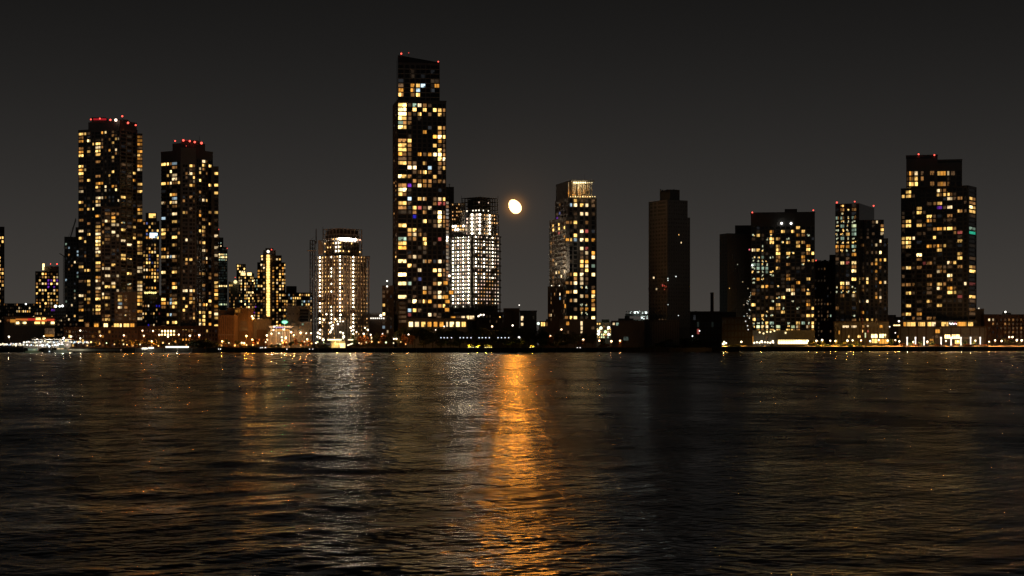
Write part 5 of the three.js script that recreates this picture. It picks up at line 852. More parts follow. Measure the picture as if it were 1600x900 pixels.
/* trees and shrubs: trunk with limbs, crown of many small leaves */
const leaf = (r, g, b) => new THREE.MeshPhysicalMaterial({ color: new THREE.Color().setRGB(r, g, b), roughness: 1, transmission: 0.35, thickness: 0, side: THREE.DoubleSide });
const LEAF = { dark: leaf(0.045, 0.06, 0.025), green: leaf(0.07, 0.11, 0.03), autumn: leaf(0.2, 0.09, 0.03), yellow: leaf(0.16, 0.16, 0.04) };
const bark = matt(0.09, 0.07, 0.055, 0.95);
function crownGeo(seed, w, h, n, lobes) {                    // unit-ish crown: w wide, h tall, centred on its base
  const r = rng(seed), pos = [], uv = [], L = [];
  for (let i = 0; i < lobes; i++) L.push([(r() - 0.5) * w * 0.62, h * (0.25 + 0.55 * r()), (r() - 0.5) * w * 0.62, w * (0.17 + 0.15 * r()), h * (0.16 + 0.14 * r())]);
  const v = new THREE.Vector3(), a = new THREE.Vector3(), b = new THREE.Vector3(), e = new THREE.Euler();
  for (let i = 0; i < n; i++) {
    const l = L[Math.floor(r() * lobes)], th = r() * 6.283, ph = Math.acos(2 * r() - 1), q = 0.55 + 0.5 * Math.pow(r(), 0.6);
    v.set(l[0] + l[3] * q * Math.sin(ph) * Math.cos(th), l[1] + l[4] * q * Math.cos(ph), l[2] + l[3] * q * Math.sin(ph) * Math.sin(th));
    if (v.y < 0.05) v.y = 0.05 + 0.1 * r();
    const s = 0.22 + 0.26 * r(); e.set(r() * 6.283, r() * 6.283, r() * 6.283); a.set(s, 0, 0).applyEuler(e); b.set(0, s * 0.7, 0).applyEuler(e);
    const p = [v.clone().sub(a), v.clone().add(b), v.clone().add(a), v.clone().sub(b)];
    for (const k of [0, 1, 2, 0, 2, 3]) { pos.push(p[k].x, p[k].y, p[k].z); uv.push(k & 1, k >> 1); }
  }
  const g = new THREE.BufferGeometry(); g.setAttribute('position', new THREE.Float32BufferAttribute(pos, 3)); g.setAttribute('uv', new THREE.Float32BufferAttribute(uv, 2)); g.computeVertexNormals(); return g;
}
function trunkGeo(seed, h, w) {
  const r = rng(seed), b = new Batch(); b.cyl(0, -0.1, h * 0.55, 0, 0.22, 0.13, 7);
  for (let i = 0; i < 6; i++) { const th = i * 1.05 + r(), y = h * (0.28 + 0.22 * r()); b.bar(new THREE.Vector3(0, y, 0), new THREE.Vector3(Math.cos(th) * w * 0.3, h * (0.6 + 0.25 * r()), Math.sin(th) * w * 0.3), 0.06, 5); }
  return mergeGeometries(b.g);
}
const TREES = [[7, 8, 1000, 9], [6, 6.5, 850, 7], [8.5, 7.5, 1200, 11], [5, 7.5, 750, 6]].map(([w, h, n, l], i) => ({ w, h, crown: crownGeo(300 + i, w, h * 0.82, n, l), trunk: trunkGeo(400 + i, h, w) }));
const SHRUBS = [[5, 2.4, 500, 6], [8, 3.2, 800, 9], [3.4, 2.4, 380, 4]].map(([w, h, n, l], i) => ({ w, h, crown: crownGeo(500 + i, w, h, n, l), trunk: trunkGeo(600 + i, h * 0.7, w * 0.5) }));
function plant(kind, px, top, wpx, d, mat, label, group, v, base = GY) {
  const set = kind === 'tree' ? TREES : SHRUBS, T = set[v % set.length], H = wy(top, d) - base, W = wpx * mpp(d);
  const t = thing(kind, label, kind, new THREE.Vector3(wx(px, d), base, -d), group); t.rotation.y = v * 1.7 + px;
  const tr = shade(new THREE.Mesh(T.trunk, bark)); tr.name = kind === 'tree' ? 'trunk' : 'stem'; t.add(tr);
  const c = shade(new THREE.Mesh(T.crown, mat)); c.name = kind === 'tree' ? 'crown' : 'foliage'; if (kind === 'tree') c.position.y = T.h * 0.2; t.add(c);
  t.scale.set(W / T.w, H / T.h, W / T.w);
  return t;
}
const plantZones = [
  ['tree', 'small dark round tree', 'before the taller twin tower', 'dark', [[150, 533, 9], [168, 532, 8], [183, 530.5, 10], [193.5, 532, 9], [214, 531, 10]], 22],
  ['tree', 'lamplit tree', 'between the twin towers at the shore', 'yellow', [[152.5, 533, 8], [205, 531, 8], [240.5, 531, 8], [246, 526, 9]], 14],
  ['tree', 'dark tree', 'before the shorter twin tower', 'dark', [[225, 532, 12], [233, 529, 9], [256, 533, 12], [272, 530, 12], [284, 533, 11]], 16],
  ['shrub', 'large black shrub', 'at the water before the shorter twin tower', 'dark', [[305, 533, 24], [318, 530, 26], [330, 534, 22]], 6],
  ['tree', 'dark tree', 'before the orange-lit brick block', 'dark', [[343, 537, 10], [355.5, 530, 12], [371.5, 531, 14], [378, 536, 10]], 14],
  ['shrub', 'low black shrub', 'at the water before the orange-lit brick block', 'dark', [[348, 541, 16], [362, 541, 18], [378, 542, 16], [393, 539.5, 20], [405, 541, 14]], 6],
  ['tree', 'orange-lit tree', 'around the fuel station', 'autumn', [[401, 529, 11], [413.5, 528.5, 9], [444, 532, 12], [462, 528, 9], [474, 532, 12], [485, 531, 10]], 20],
  ['tree', 'dark tree', 'between the fuel station and the water', 'dark', [[424, 538, 12], [434, 537.5, 14], [456, 533.5, 11], [470.5, 534, 10], [498, 535, 16], [506, 536, 14]], 9],
  ['shrub', 'low black shrub', 'at the water before the fuel station', 'dark', [[419, 543, 16], [432, 542, 20], [447, 543, 18], [462, 543, 18], [477, 542, 18], [493, 541.5, 20], [507, 541.5, 18]], 4],
  ['tree', 'green floodlit tree', 'beside the glowing pavilion', 'green', [[551.5, 522.5, 8], [554, 530, 9]], 14],
  ['tree', 'orange lamplit tree', 'right of the glowing pavilion', 'autumn', [[562, 523.5, 10], [571.5, 523, 11], [598.4, 520.5, 12]], 24],
  ['tree', 'dark tree', 'behind the lawn right of the pavilion', 'dark', [[585, 526, 14], [590, 519, 12], [608, 521, 12], [574, 535, 14]], 42],
  ['tree', 'bare-looking brown lamplit tree', 'beside the lawn lamp', 'autumn', [[632, 522.5, 12], [645, 522, 10]], 26],
  ['tree', 'dark park tree', 'in the mass below the tallest tower', 'dark', [[622, 514, 20], [634, 511, 22], [648, 512, 24], [662, 510.5, 22], [676, 512, 24], [690, 513, 24], [704, 513, 24], [718, 514, 24], [730, 516, 22]], 62],
  ['tree', 'dark park tree', 'below the brightly lit construction tower', 'dark', [[744, 515, 24], [757, 512, 24], [771, 514, 24], [785, 511, 24], [799, 512, 24], [812, 513, 22], [826, 511.5, 24], [839, 512, 22], [850, 514, 20]], 66],
  ['tree', 'low dark park tree', 'close to the water mid-park', 'dark', [[665, 531, 22], [688, 531.5, 24], [708, 531, 24], [798, 530, 24], [813, 528, 26], [845, 529, 24], [868, 533, 20], [884, 531, 22]], 18],
  ['tree', 'dark tree', 'below the crown-lit tower', 'dark', [[872, 517, 20], [886, 520, 22], [898, 518, 22], [914, 521, 20], [926, 522, 20], [940, 527, 16]], 44],
  ['tree', 'orange globe-shaped lamplit tree', 'below the crown-lit tower', 'autumn', [[860, 523.5, 10], [908, 531, 12], [971, 531.5, 10]], 18],
  ['shrub', 'orange-lit hedge clump', 'along the slope before the black stepped block', 'autumn', [[939, 538.5, 12], [947, 538, 13], [956, 540, 12], [964, 540.5, 13], [973, 541, 12], [982, 541.5, 11]], 8],
  ['tree', 'black shoreline tree', 'before the dark low works', 'dark', [[1032, 534, 22], [1044, 530, 24], [1056, 527, 24], [1069, 528, 24], [1082, 528, 26], [1095, 530, 24], [1106, 532, 20]], 14],
  ['shrub', 'black shoreline shrub', 'before the dark low works', 'dark', [[1000, 542, 20], [1018, 540.5, 22], [1036, 540, 24], [1055, 539.5, 26], [1075, 539, 26], [1093, 540, 22]], 4],
  ['shrub', 'yellow-green lit shrub', 'along the walk before the gold-windowed slab', 'yellow', [[1128, 537.5, 12], [1140, 538, 12], [1152, 538.2, 12], [1166, 539, 10], [1206, 536, 9]], 6],
  ['tree', 'yellow-lit small tree', 'along the walk before the three-red-lamp tower', 'yellow', [[1268, 531, 9], [1285, 530, 9], [1306, 530.5, 10], [1318, 533, 8], [1338, 532, 8]], 10],
  ['shrub', 'low green planting', 'along the walk before the three-red-lamp tower', 'green', [[1277, 538, 12], [1291, 537.5, 12], [1314, 537.5, 13], [1329, 537, 12], [1342, 537, 12]], 6],
  ['tree', 'leafy green lamplit tree', 'before the broad amber-windowed tower', 'green', [[1392, 529, 10], [1424, 531, 9], [1438, 532, 9], [1457, 532, 10], [1508, 532, 11], [1522, 533, 10]], 12],
  ['shrub', 'low brown planting', 'before the broad amber-windowed tower', 'autumn', [[1408, 537, 14], [1432, 537.5, 16], [1465, 537.5, 14], [1492, 538, 14], [1512, 537, 16], [1536, 537.5, 14]], 7],
  ['tree', 'dark street tree', 'before the grid-windowed warehouse', 'dark', [[1548, 533, 9], [1571, 528.5, 10], [1581, 530, 10], [1594, 534, 9]], 14],
];
let pv = 0;
for (const [kind, noun, where, mat, list, off] of plantZones)
  counted(list, noun, where, ([px, top, w], label) => plant(kind, px, top, w, shoreD(px) + off + (pv % 3) * 1.3, LEAF[mat], label, kind === 'tree' ? 'trees along the far bank' : 'shrubs along the far bank', pv++));
// floodlit yellow hedges at the water with their floodlights
counted([[739.5, 535.5, 20, 120], [763, 538, 14, 100], [830.5, 538.5, 9, 70]], 'yellow floodlit hedge', 'at the park water edge', ([px, top, w, I], label) => {
  const d = shoreD(px) + 5; plant('shrub', px, top, w, d, LEAF.yellow, label, 'floodlit hedges at the park edge', px > 760 ? 2 : 1);
  const t = thing('floodlight', label.replace('yellow floodlit hedge', 'pale floodlight bar under the hedge'), 'floodlight', at(px, d - 2.5), 'floodlights under the hedges'), n = Math.round(w / 4), b = new Batch();
  b.box(wx(px, d - 2.5), GY + 0.12, -d + 2.5, w * mpp(d), 0.24, 0.3); b.build('rail', M.darkSteel, t);
  for (let i = 0; i < n; i++) { const m = new THREE.Mesh(onTop, lampGlow([1, 0.85, 0.45], 1.4)); m.name = 'lamp'; m.scale.set(0.8, 0.3, 0.3); m.position.set(((i + 0.5) / n - 0.5) * w * mpp(d) * 0.9, 0.4 + 0.1 * (i % 2), 0); t.add(m); }
  for (const q of [-0.3, 0.3]) pointLight(wx(px + q * w, d - 2.5), GY + 0.9, -d + 2.9, 0xffd23a, I, 'hedge_floodlight', 10);
});

/* kiosks, station, vehicles, boats */
{ // glowing pavilion
  const d = shoreD(530) + 10, t = thing('pavilion', 'low waterside pavilion glowing yellow-white under a white-edged roof', 'pavilion', at(530, d)), X = (p) => wx(p, d), Y = (p) => wy(p, d), s = mpp(d);
  const r = new Batch(); r.box(X(523), Y(529.2), -d - 3, 24 * s, 0.35, 8); r.box(X(549), Y(530), -d - 4, 12 * s, 0.35, 6); r.build('roof', M.charcoal, t);
  const e = new Batch(); e.box(X(523), Y(530.9), -d + 1.2, 22 * s, 0.9, 0.3); e.build('light_fascia', lampGlow([1, 0.86, 0.5], 2.2), t); const e2 = new Batch(); e2.box(X(548), Y(531), -d + 0.5, 8 * s, 0.7, 0.3, -0.12); e2.bar(new THREE.Vector3(X(543), Y(539.6), -d + 1), new THREE.Vector3(X(551.5), Y(536.6), -d + 1), 0.42); e2.build('light_rail', lampGlow([1, 0.86, 0.48], 1.9), t);
  const w = new Batch(); w.box(X(527), (Y(533) + GY) / 2, -d - 4, 22 * s, Y(533) - GY, 0.4); w.build('wall', M.pale, t); const w2 = new Batch(); w2.box(X(517), (Y(533) + GY) / 2, -d - 2, 0.4, Y(533) - GY, 3.4); w2.build('wall', M.pale, t);
  const c = new Batch(); for (const p of [517.5, 524, 531, 538]) c.cyl(X(p), GY, Y(531.5), -d + 0.8, 0.2, 0.2); c.build('column', M.white, t);
  const g = new Batch(); g.box(X(523.5), Y(540.3), -d - 1.5, 10 * s, 8 * s, 0.2); g.build('lit_window', glow('Y', 0.42, 0), t); const g2 = new Batch(); g2.box(X(534.5), Y(540.6), -d - 1.3, 9 * s, 8.6 * s, 0.2); g2.build('lit_window', glow('W', 0.9, 0), t);
  const sl = new Batch(); sl.box(X(523), GY + 0.1, -d + 1, 34 * s, 0.25, 6); sl.build('terrace', M.concrete, t);
  pointLight(X(527), GY + 2.8, -d + 1.4, 0xffca66, 160); pointLight(X(548), GY + 2.2, -d + 2, 0xffe070, 140);
}
{ // fuel station: canopy, sign
  const d = shoreD(440) + 40, t = thing('fuel_station', 'brightly lit fuel station canopy with a violet and orange striped edge', 'fuel station', at(438, d)), X = (p) => wx(p, d), Y = (p) => wy(p, d), s = mpp(d);
  const r = new Batch(); r.box(X(438.5), Y(509.6), -d - 4, 37 * s, 0.4, 9); r.build('canopy', M.white, t);
  const v = new Batch(); v.box(X(437), Y(511.6), -d + 0.6, 15 * s, 0.75, 0.2); v.build('light_stripe', lampGlow([0.5, 0.35, 1], 0.6), t); const o = new Batch(); o.box(X(450.5), Y(511.4), -d + 0.6, 12 * s, 0.7, 0.2); o.box(X(424.5), Y(511), -d + 0.6, 7 * s, 0.7, 0.2); o.build('light_stripe', lampGlow([1, 0.62, 0.35], 0.8), t);
  const sh = new Batch(); sh.box(X(436), Y(515.8), -d - 5, 30 * s, 3.2 * s, 0.3); sh.build('lit_window', glow('O', 0.8, 3), t); const b = new Batch(); b.box(X(434), (Y(518) + GY) / 2, -d - 6, 34 * s, Y(518) - GY, 4); b.build('kiosk_wall', M.charcoal, t);
  const c = new Batch(); for (const p of [423, 431, 441, 452]) c.cyl(X(p), GY, Y(510), -d - 2, 0.22, 0.22); c.build('column', M.white, t);
  const l = new Batch(); for (const [p, y] of [[428.5, 510.4], [427.5, 515.6], [444, 515], [436, 520.6], [440.5, 527], [447, 527]]) { const q = new THREE.SphereGeometry(0.6, 8, 6); q.translate(X(p), Y(y), -d + 1); l.add(q); } l.build('lamp', lampGlow([1, 0.9, 0.68], 2.2), t);
  pointLight(X(432), Y(513), -d + 1.5, 0xffe2b0, 70); pointLight(X(446), Y(513), -d + 1.5, 0xffe2b0, 70);
  const D = d - 6, g = thing('pole_sign', 'green glowing oval sign on a tall pole above the fuel station', 'sign', at(445.2, D)), p = new Batch(); p.cyl(wx(445.2, D), GY, wy(504, D), -D - 0.4, 0.25, 0.2); p.cyl(wx(443.4, D), wy(500, D), wy(484, D), -D - 0.6, 0.14, 0.14); p.build('pole', M.white, g);
  const el = new THREE.SphereGeometry(1, 20, 12); el.scale(4.4 * mpp(D), 2.3 * mpp(D), 0.3); el.translate(wx(445, D), wy(503.3, D), -D + 0.3); const E = new Batch(); E.add(el); E.build('sign_panel', lampGlow([0.4, 1, 0.68], 1.3), g);
  const rim = new THREE.TorusGeometry(1, 0.1, 8, 28); rim.scale(5 * mpp(D), 2.9 * mpp(D), 1.2); rim.translate(wx(445, D), wy(503.3, D), -D + 0.2); const Rm = new Batch(); Rm.add(rim); Rm.build('sign_light_rim', lampGlow([0.02, 0.7, 0.25], 0.5), g);
  pointLight(wx(445, D), wy(505, D), -D + 1.6, 0x55ffaa, 60);
}
{ // lit barges at the bulkhead before the twins
  for (const [x0, x1, y, label] of [[221.5, 231, 544.4, 'shorter floating dock with one glowing white lamp bar, left of the longer dock'], [231.8, 240.6, 543.6, 'short floating dock between the leftmost and the longest glowing lamp bars'], [258.6, 295.4, 542.2, 'long floating dock with a long glowing white lamp bar before the shorter twin']]) {
    const d = shoreD(250) - 5, t = thing('floating_dock', label, 'floating dock', at((x0 + x1) / 2, d, 0)), X = wx((x0 + x1) / 2, d), w = (x1 - x0) * mpp(d), b = new Batch(), r = new Batch(), g = new Batch(), yb = wy(y, d);
    b.box(X, 0.35, -d, w + 2, 0.9, 4); b.build('float', M.black, t); for (const q of [-0.46, 0, 0.46]) r.cyl(X + q * w, 0.8, yb - 0.3, -d, 0.12, 0.12); r.build('post', M.darkSteel, t);
    g.add(new THREE.CapsuleGeometry(0.5, Math.max(0.2, w - 1), 5, 12).rotateZ(Math.PI / 2).translate(X, yb, -d + 0.3)); g.build('lamp_bar', lampGlow([1, 0.97, 0.82], 1.7), t); pointLight(X, yb - 0.9, -d + 0.6, 0xfff0cc, 50);
  }
}
{ // pale landing pier
  const d0 = shoreD(150) - 8, t = thing('pier', 'long pale low pier at the water before the taller twin tower', 'pier', at(150, d0, 0)), b = new Batch(), p = new Batch();
  for (let i = 0; i < 8; i++) b.box(wx(114 + i * 10, d0), 1.7, -d0, 10 * mpp(d0) - 0.08, 0.5 + 0.9, 5); b.build('deck', M.pale, t); for (let i = 0; i < 17; i++) p.cyl(wx(109.5 + i * 5, d0), -2, 1.2, -d0 + 1.6, 0.3, 0.3); p.build('pile', M.black, t);
  for (const x of [112, 128]) pointLight(wx(x, d0), 4.6, -d0 + 4.5, 0xfff0cc, 40);
}
{ // ferry landing at left: low terminal with a red light band
  const d = 1300, b = new Building('ferry_terminal', 'low ferry terminal with a glowing red-orange band above a row of white windows', 'terminal', 48, d);
  const k = b.front([6, 88], 494.5, d, { core: M.charcoal, coreName: 'wall', deep: 18 }), q = b.front([68.6, 86.5], 511.5, d - 6, { core: M.brown, coreName: 'wall', deep: 5 });
  const bands = [[10.5, 16, [0.5, 0.16, 0.04], 0.22, 500.5, 3.4], [16, 24.5, [1, 0.42, 0.06], 0.55, 501.5, 4.6], [24.5, 33, [1, 0.3, 0.05], 0.5, 499.2, 2.6], [33, 43.5, [1, 0.22, 0.04], 0.55, 499.4, 3], [43.5, 55, [1, 0.06, 0.04], 0.5, 499.2, 3.4], [55, 73, [1, 0.2, 0.04], 0.7, 500.6, 3.4], [73, 85, [1, 0.1, 0.04], 0.55, 499.8, 3.2]];
  for (const [x0, x1, c, s, y, h] of bands) { const a = b.runAt(k.F, x0), e = b.runAt(k.F, x1); b.windows.push({ x: k.F.A.x + k.F.u.x * (a + e) / 2 + k.F.n.x * 0.4, y: wy(y, d), z: k.F.A.z + k.F.u.z * (a + e) / 2 + k.F.n.z * 0.4, yaw: k.F.yaw, w: e - a, h: h * mpp(d), m: lampGlow(c, s), size: 99, name: 'light_band' }); }
  for (const [x0, x1, y0, y1, c] of [[25, 30, 502.6, 506.4, 'W'], [35.5, 41, 503, 506, 'W'], [54, 62.5, 502.8, 506, 'Y'], [65, 70, 502.8, 506, 'Y'], [79.5, 85, 502.6, 506.2, 'W'], [56, 63.6, 496.2, 499.6, 'Y'], [66.4, 71.4, 496.4, 499.6, 'Y']]) b.lit(k.F, x0, x1, y0, y1, c, { out: 0.75, bays: 2 });
  b.lit(q.F, 69.6, 76, 512.6, 526, 'd', { strength: 1, bays: 2 }); b.lit(q.F, 76.4, 85.6, 512.6, 526, 'd', { strength: 1.3, bays: 3 }); b.lit(q.F, 69.6, 84, 522, 526, 'O', { strength: 0.35, bays: 5, out: 0.3 });
  const fl = b.batch('ledge', M.concrete); for (const y of [509, 515, 521]) b.slab(fl, k.F, k.F.len / 2, wy(y, d), k.F.len, 0.3, 0.6, 0.3);
  b.done();
  const lo = new Building('apartment_building', 'low row of flats with yellow windows behind the ferry terminal', 'building', 40, 1420), f = lo.front([-12, 62], 474, 1420, { core: M.charcoal, deep: 16 }), f2 = lo.front([50, 104], 480.5, 1410, { core: M.charcoal, deep: 14 });
  lo.facade(f.F, { cols: spread(-11, 61, 22, 0.6), y0: 476, dy: 5.2, h: 3, n: 6, wall: M.darkBrick, pat: (r, c, R) => r === 2 && c > 10 && c < 18 ? pick(R, 'yOwYo') : R() < 0.14 ? pick(R, 'odwdo') : '.' });
  lo.facade(f2.F, { cols: spread(51, 103, 18, 0.6), y0: 484.5, dy: 5.6, h: 3.2, n: 5, wall: M.darkBrick, pat: (r, c, R) => r === 0 && c > 9 && c < 12 ? 'p' : r === 1 && c > 0 && c < 5 ? pick(R, 'wyo') : R() < 0.16 ? pick(R, 'odwy') : '.' });
  for (const [x, y, z] of [[87, 478.5, 4.2], [93.2, 478.6, 3], [97.6, 478, 3.6], [40.4, 475, 2.6]]) bulb(lo, x, y, 1400, z, [0.95, 1, 0.9], 3, 'roof_lamp'); lo.batch('roof_mast', M.darkSteel).cyl(wx(92, 1402), wy(482, 1402), wy(477, 1402), -1402, 0.2, 0.15); lo.done();
  const mid = new Building('warehouse', 'low dark shed with dim windows between the ferry terminal and the taller twin', 'warehouse', 112, 1290), m = mid.front([88, 132], 502, 1290, { core: M.darkBrick, coreName: 'wall', deep: 12 }); mid.facade(m.F, { cols: spread(89, 131, 9, 0.6), y0: 507, dy: 8, h: 3, n: 3, wall: M.darkBrick, pat: (r, c, R) => R() < 0.55 ? 'd' : '.' }); mid.done();
}
{ // white landing tent, strings of lamps, boats
  const d = 1182, t = thing('canopy_tent', 'long pale canopy roof over the crowded ferry landing', 'canopy', at(80, d)), X = (p) => wx(p, d), Y = (p) => wy(p, d), s = mpp(d), r = new Batch(), c = new Batch();
  for (let i = 0; i < 6; i++) { const g = new THREE.CylinderGeometry(0.1, 1, 1, 4, 1); g.rotateY(Math.PI / 4); g.scale(7.2 * s * 0.74, 2.4 * s * 1.1, 4); g.translate(X(53 + i * 10.4), Y(528.6), -d - 3); r.add(g); } r.box(X(80), Y(530.4), -d - 3, 62 * s, 0.5, 6); r.build('roof', M.white, t);
  for (let i = 0; i < 13; i++) c.cyl(X(50 + i * 5), GY, Y(530.5), -d - 0.4, 0.12, 0.12); c.build('pole', M.steel, t);
  const bk = new Batch(); bk.box(X(70), (Y(534) + GY) / 2, -d - 6, 76 * s, Y(534) - GY, 0.4); bk.build('back_wall', M.pale, t);
  const strings = [['string of white and yellow lamps low along the left end of the ferry landing', 0, 36, 538, 22, 1178], ['upper string of lamps under the pale ferry canopy', 36, 112, 534, 34, 1176], ['lower string of bright lamps along the ferry quay', 18, 108, 539.4, 30, 1174], ['string of whitish lamps right of the ferry landing', 108, 140, 535.2, 12, 1180]];
  for (const [label, x0, x1, y, n, D] of strings) {
    const g = thing('light_string', label, 'light string', at((x0 + x1) / 2, D)), w = new Batch();
    for (let i = 0; i <= 4; i++) w.cyl(wx(x0 + (x1 - x0) * i / 4, D), GY, wy(y - 1, D), -D, 0.1, 0.08); w.build('post', M.darkSteel, g); const ca = new Batch(); for (let i = 0; i < 4; i++) ca.bar(new THREE.Vector3(wx(x0 + (x1 - x0) * i / 4, D), wy(y - 0.8, D), -D), new THREE.Vector3(wx(x0 + (x1 - x0) * (i + 1) / 4, D), wy(y - 0.8, D), -D), 0.05); ca.build('cable', M.black, g);
    for (let i = 0; i < n; i++) { const m = new THREE.Mesh(HEAD, lampGlow(pick(R0, [[1, 0.95, 0.8], [1, 0.85, 0.55], [0.75, 0.9, 1], [1, 0.8, 0.7], [1, 1, 0.9]]), [0.5, 1.0, 1.7][Math.floor(R0() * 3)])), z = (1.4 + 1.7 * R0()) * mpp(D); m.name = 'bulb'; m.scale.set(z, z, z); m.position.set(wx(x0 + (x1 - x0) * (i + 0.2 + 0.6 * R0()) / n, D), wy(y + (R0() - 0.5) * 2.4, D), -D + 0.3).sub(g.position); g.add(m); }
  }
  for (const [x, y, z, I] of [[66.5, 539.8, 4.4, 1.8], [92, 538.4, 5, 2], [97.5, 538.6, 4.4, 2], [87, 539, 3, 1.8]]) { const g = thing('floodlight', `glaring white floodlight mast on the ferry quay, ${ORD[[66.5, 87, 92, 97.5].indexOf(x)]} from the left of four`, 'floodlight', at(x, 1170), 'white floodlights on the ferry quay'), p = new Batch(); p.cyl(wx(x, 1170), GY - 1, wy(y, 1170), -1170.5, 0.14, 0.12); p.build('post', M.steel, g); const m = new THREE.Mesh(HEAD, lampGlow([1, 0.98, 0.92], I)), q = z * mpp(1170); m.name = 'lamp_head'; m.scale.set(q, q * 0.8, q * 0.6); m.position.set(0, wy(y, 1170) - GY, 0.4); g.add(m); pointLight(wx(x, 1170), wy(y, 1170) - 1.6, -1167.5, 0xfff4e0, 40); }
  for (const [x, I] of [[58, 50], [76, 70], [96, 70], [108, 40]]) pointLight(X(x), Y(533), -d + 1.2, 0xfff0dc, I);
  // boats
  const boat = (name, label, x0, x1, mats, parts, D = 1142) => {
    const g = thing(name, label, 'boat', at((x0 + x1) / 2, D, 0)), L = (x1 - x0) * mpp(D), sh = new THREE.Shape(); sh.moveTo(-L / 2, -1.6); sh.lineTo(L / 2 - 1.6, -1.6); sh.quadraticCurveTo(L / 2 + 0.6, 0, L / 2, 1.6 * 0); sh.quadraticCurveTo(L / 2 + 0.6, 0.4, L / 2 - 1.6, 1.6); sh.lineTo(-L / 2, 1.6); sh.closePath();
    const h = new THREE.ExtrudeGeometry(sh, { depth: parts.hull, bevelEnabled: true, bevelSize: 0.15, bevelThickness: 0.15, bevelSegments: 2 }); h.rotateX(-Math.PI / 2); h.translate(g.position.x, -0.4, g.position.z); const hb = new Batch(); hb.add(h); hb.build('hull', mats[0], g);
    const cb = new Batch(); for (const [a, b, y0, y1, dz] of parts.cabin) cb.box(g.position.x + (a + b) / 2 * L, (y0 + y1) / 2, -D, (b - a) * L, y1 - y0, dz); cb.build('cabin', mats[1], g);
    const rb = new Batch(); for (const [a, b, y, dz] of parts.roof) rb.box(g.position.x + (a + b) / 2 * L, y, -D, (b - a) * L, 0.2, dz); rb.build('roof', mats[2], g);
    for (const [a, b, y0, y1, ch, s] of parts.win ?? []) { const m = new THREE.Mesh(PANE, glow(ch, s, 0)); m.name = 'window'; m.scale.set((b - a) * L, y1 - y0, 0.08); m.position.set((a + b) / 2 * L, (y0 + y1) / 2, parts.cabin[0][4] / 2 + 0.06); g.add(m); }
    const mb = new Batch(); mb.cyl(g.position.x + parts.mast[0] * L, 1, parts.mast[1], -D, 0.1, 0.06); mb.build('mast', M.darkSteel, g);
    for (const [a, y, z, s] of parts.lamp ?? []) { const m = new THREE.Mesh(HEAD, lampGlow([0.9, 1, 1], s)); m.name = 'lamp'; m.scale.set(z, z, z); m.position.set(a * L, y, 1.8); g.add(m); }
    return g;
  };
  boat('ferry_boat', 'pale green-lit ferry moored left of the black tugboat', 41, 64, [matt(0.4, 0.46, 0.3), M.white, M.white], { hull: 1.4, cabin: [[-0.35, 0.32, 1, 2.9, 2.4]], roof: [[-0.38, 0.35, 3, 2.8]], mast: [0.2, 4.6], win: [[-0.33, -0.2, 1.7, 2.5, 'g', 0.5], [-0.16, -0.02, 1.7, 2.5, 'g', 0.5], [0.02, 0.16, 1.7, 2.5, 'm', 0.4], [0.19, 0.3, 1.7, 2.5, 'g', 0.5]] });
  boat('tugboat', 'black tugboat with one white light moored at the ferry landing', 70, 86, [M.black, M.black, M.black], { hull: 2, cabin: [[-0.25, 0.2, 1.5, 4, 2.2], [-0.1, 0.14, 4, 5.8, 1.8]], roof: [[-0.28, 0.24, 4.1, 2.6], [-0.14, 0.18, 5.9, 2.2]], mast: [0.02, 7.2], lamp: [[0.0, 4.2, 1.3, 3], [0.02, 0.9, 0.8, 1.2]], win: [[-0.2, -0.1, 2.8, 3.4, 'd', 1], [0.02, 0.12, 2.8, 3.4, 'd', 1]] }, 1138);
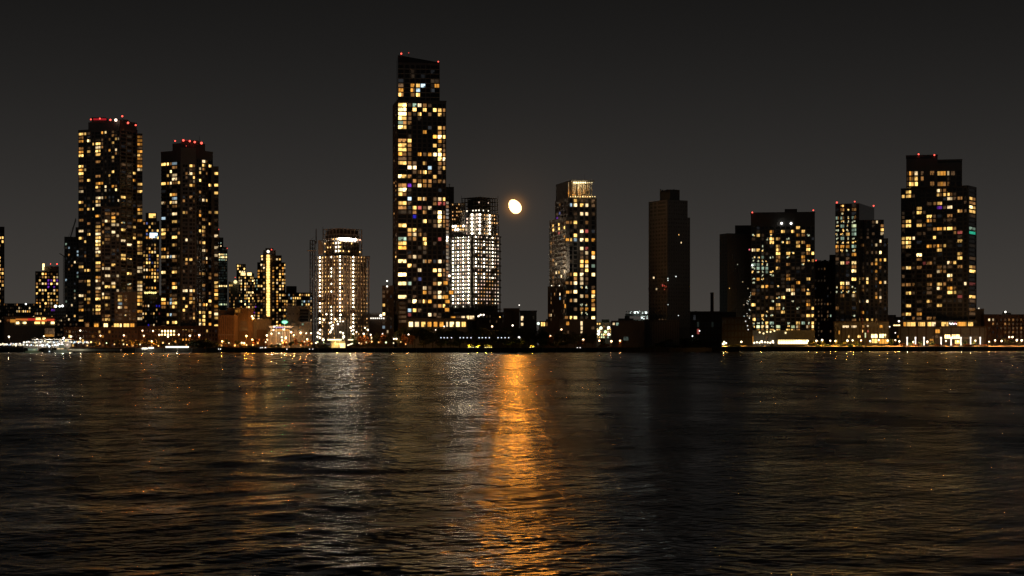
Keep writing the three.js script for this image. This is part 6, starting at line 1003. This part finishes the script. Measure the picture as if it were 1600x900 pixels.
  boat('ferry_boat', 'white ferry with pale hull moored right of the black tugboat', 87, 112, [M.white, M.white, M.white], { hull: 1.9, cabin: [[-0.42, 0.28, 1.5, 3.4, 2.4], [-0.3, 0.1, 3.5, 5, 2]], roof: [[-0.45, 0.32, 3.45, 2.9], [-0.33, 0.13, 5.1, 2.4]], mast: [0.05, 6.4], win: [[-0.38, -0.2, 2.2, 3, 'w', 0.6], [-0.16, 0.02, 2.2, 3, 'w', 0.5], [0.06, 0.22, 2.2, 3, 'd', 1]] });
  for (const x of [50, 99]) pointLight(wx(x, 1136), 6.5, -1134, 0xf4ffdc, 40);
}
{ // parked van on the right-hand walk
  const px = 1352, d = shoreD(px) + 14, t = thing('van', 'black parked van on the waterfront walk before the three-red-lamp tower', 'van', at(px, d)), X = wx(px, d), sh = new THREE.Shape();
  sh.moveTo(-2.7, 0.4); sh.lineTo(-2.75, 2.1); sh.quadraticCurveTo(-2.7, 2.35, -2.4, 2.38); sh.lineTo(0.9, 2.38); sh.quadraticCurveTo(1.3, 2.3, 1.75, 1.45); sh.lineTo(2.6, 1.2); sh.quadraticCurveTo(2.8, 1.1, 2.78, 0.4); sh.closePath();
  const g = new THREE.ExtrudeGeometry(sh, { depth: 1.7, bevelEnabled: true, bevelSize: 0.08, bevelThickness: 0.12, bevelSegments: 2 }); g.translate(X, GY, -d - 0.85); const b = new Batch(); b.add(g); b.build('body', new THREE.MeshPhysicalMaterial({ color: 0x0b0b0c, roughness: 0.3, clearcoat: 1, clearcoatRoughness: 0.08 }), t);
  for (const x of [-1.7, 1.75]) for (const z of [-0.8, 0.8]) { const w = new Batch(), q = new THREE.CylinderGeometry(0.36, 0.36, 0.26, 16); q.rotateX(Math.PI / 2); q.translate(X + x, GY + 0.38, -d + z * 1.15); w.add(q); w.build('wheel', M.black, t); }
  const wn = new Batch(); wn.box(X + 0.6, GY + 1.85, -d + 0.99, 1.0, 0.6, 0.04); wn.box(X - 0.9, GY + 1.85, -d + 0.99, 1.5, 0.6, 0.04); wn.build('window', glass, t);
  const hl = new Batch(); hl.box(X + 2.8, GY + 0.9, -d + 0.5, 0.08, 0.25, 0.4); hl.box(X + 2.8, GY + 0.9, -d - 0.5, 0.08, 0.25, 0.4); hl.build('headlight', M.white, t);
}
renderer.render(scene, camera);
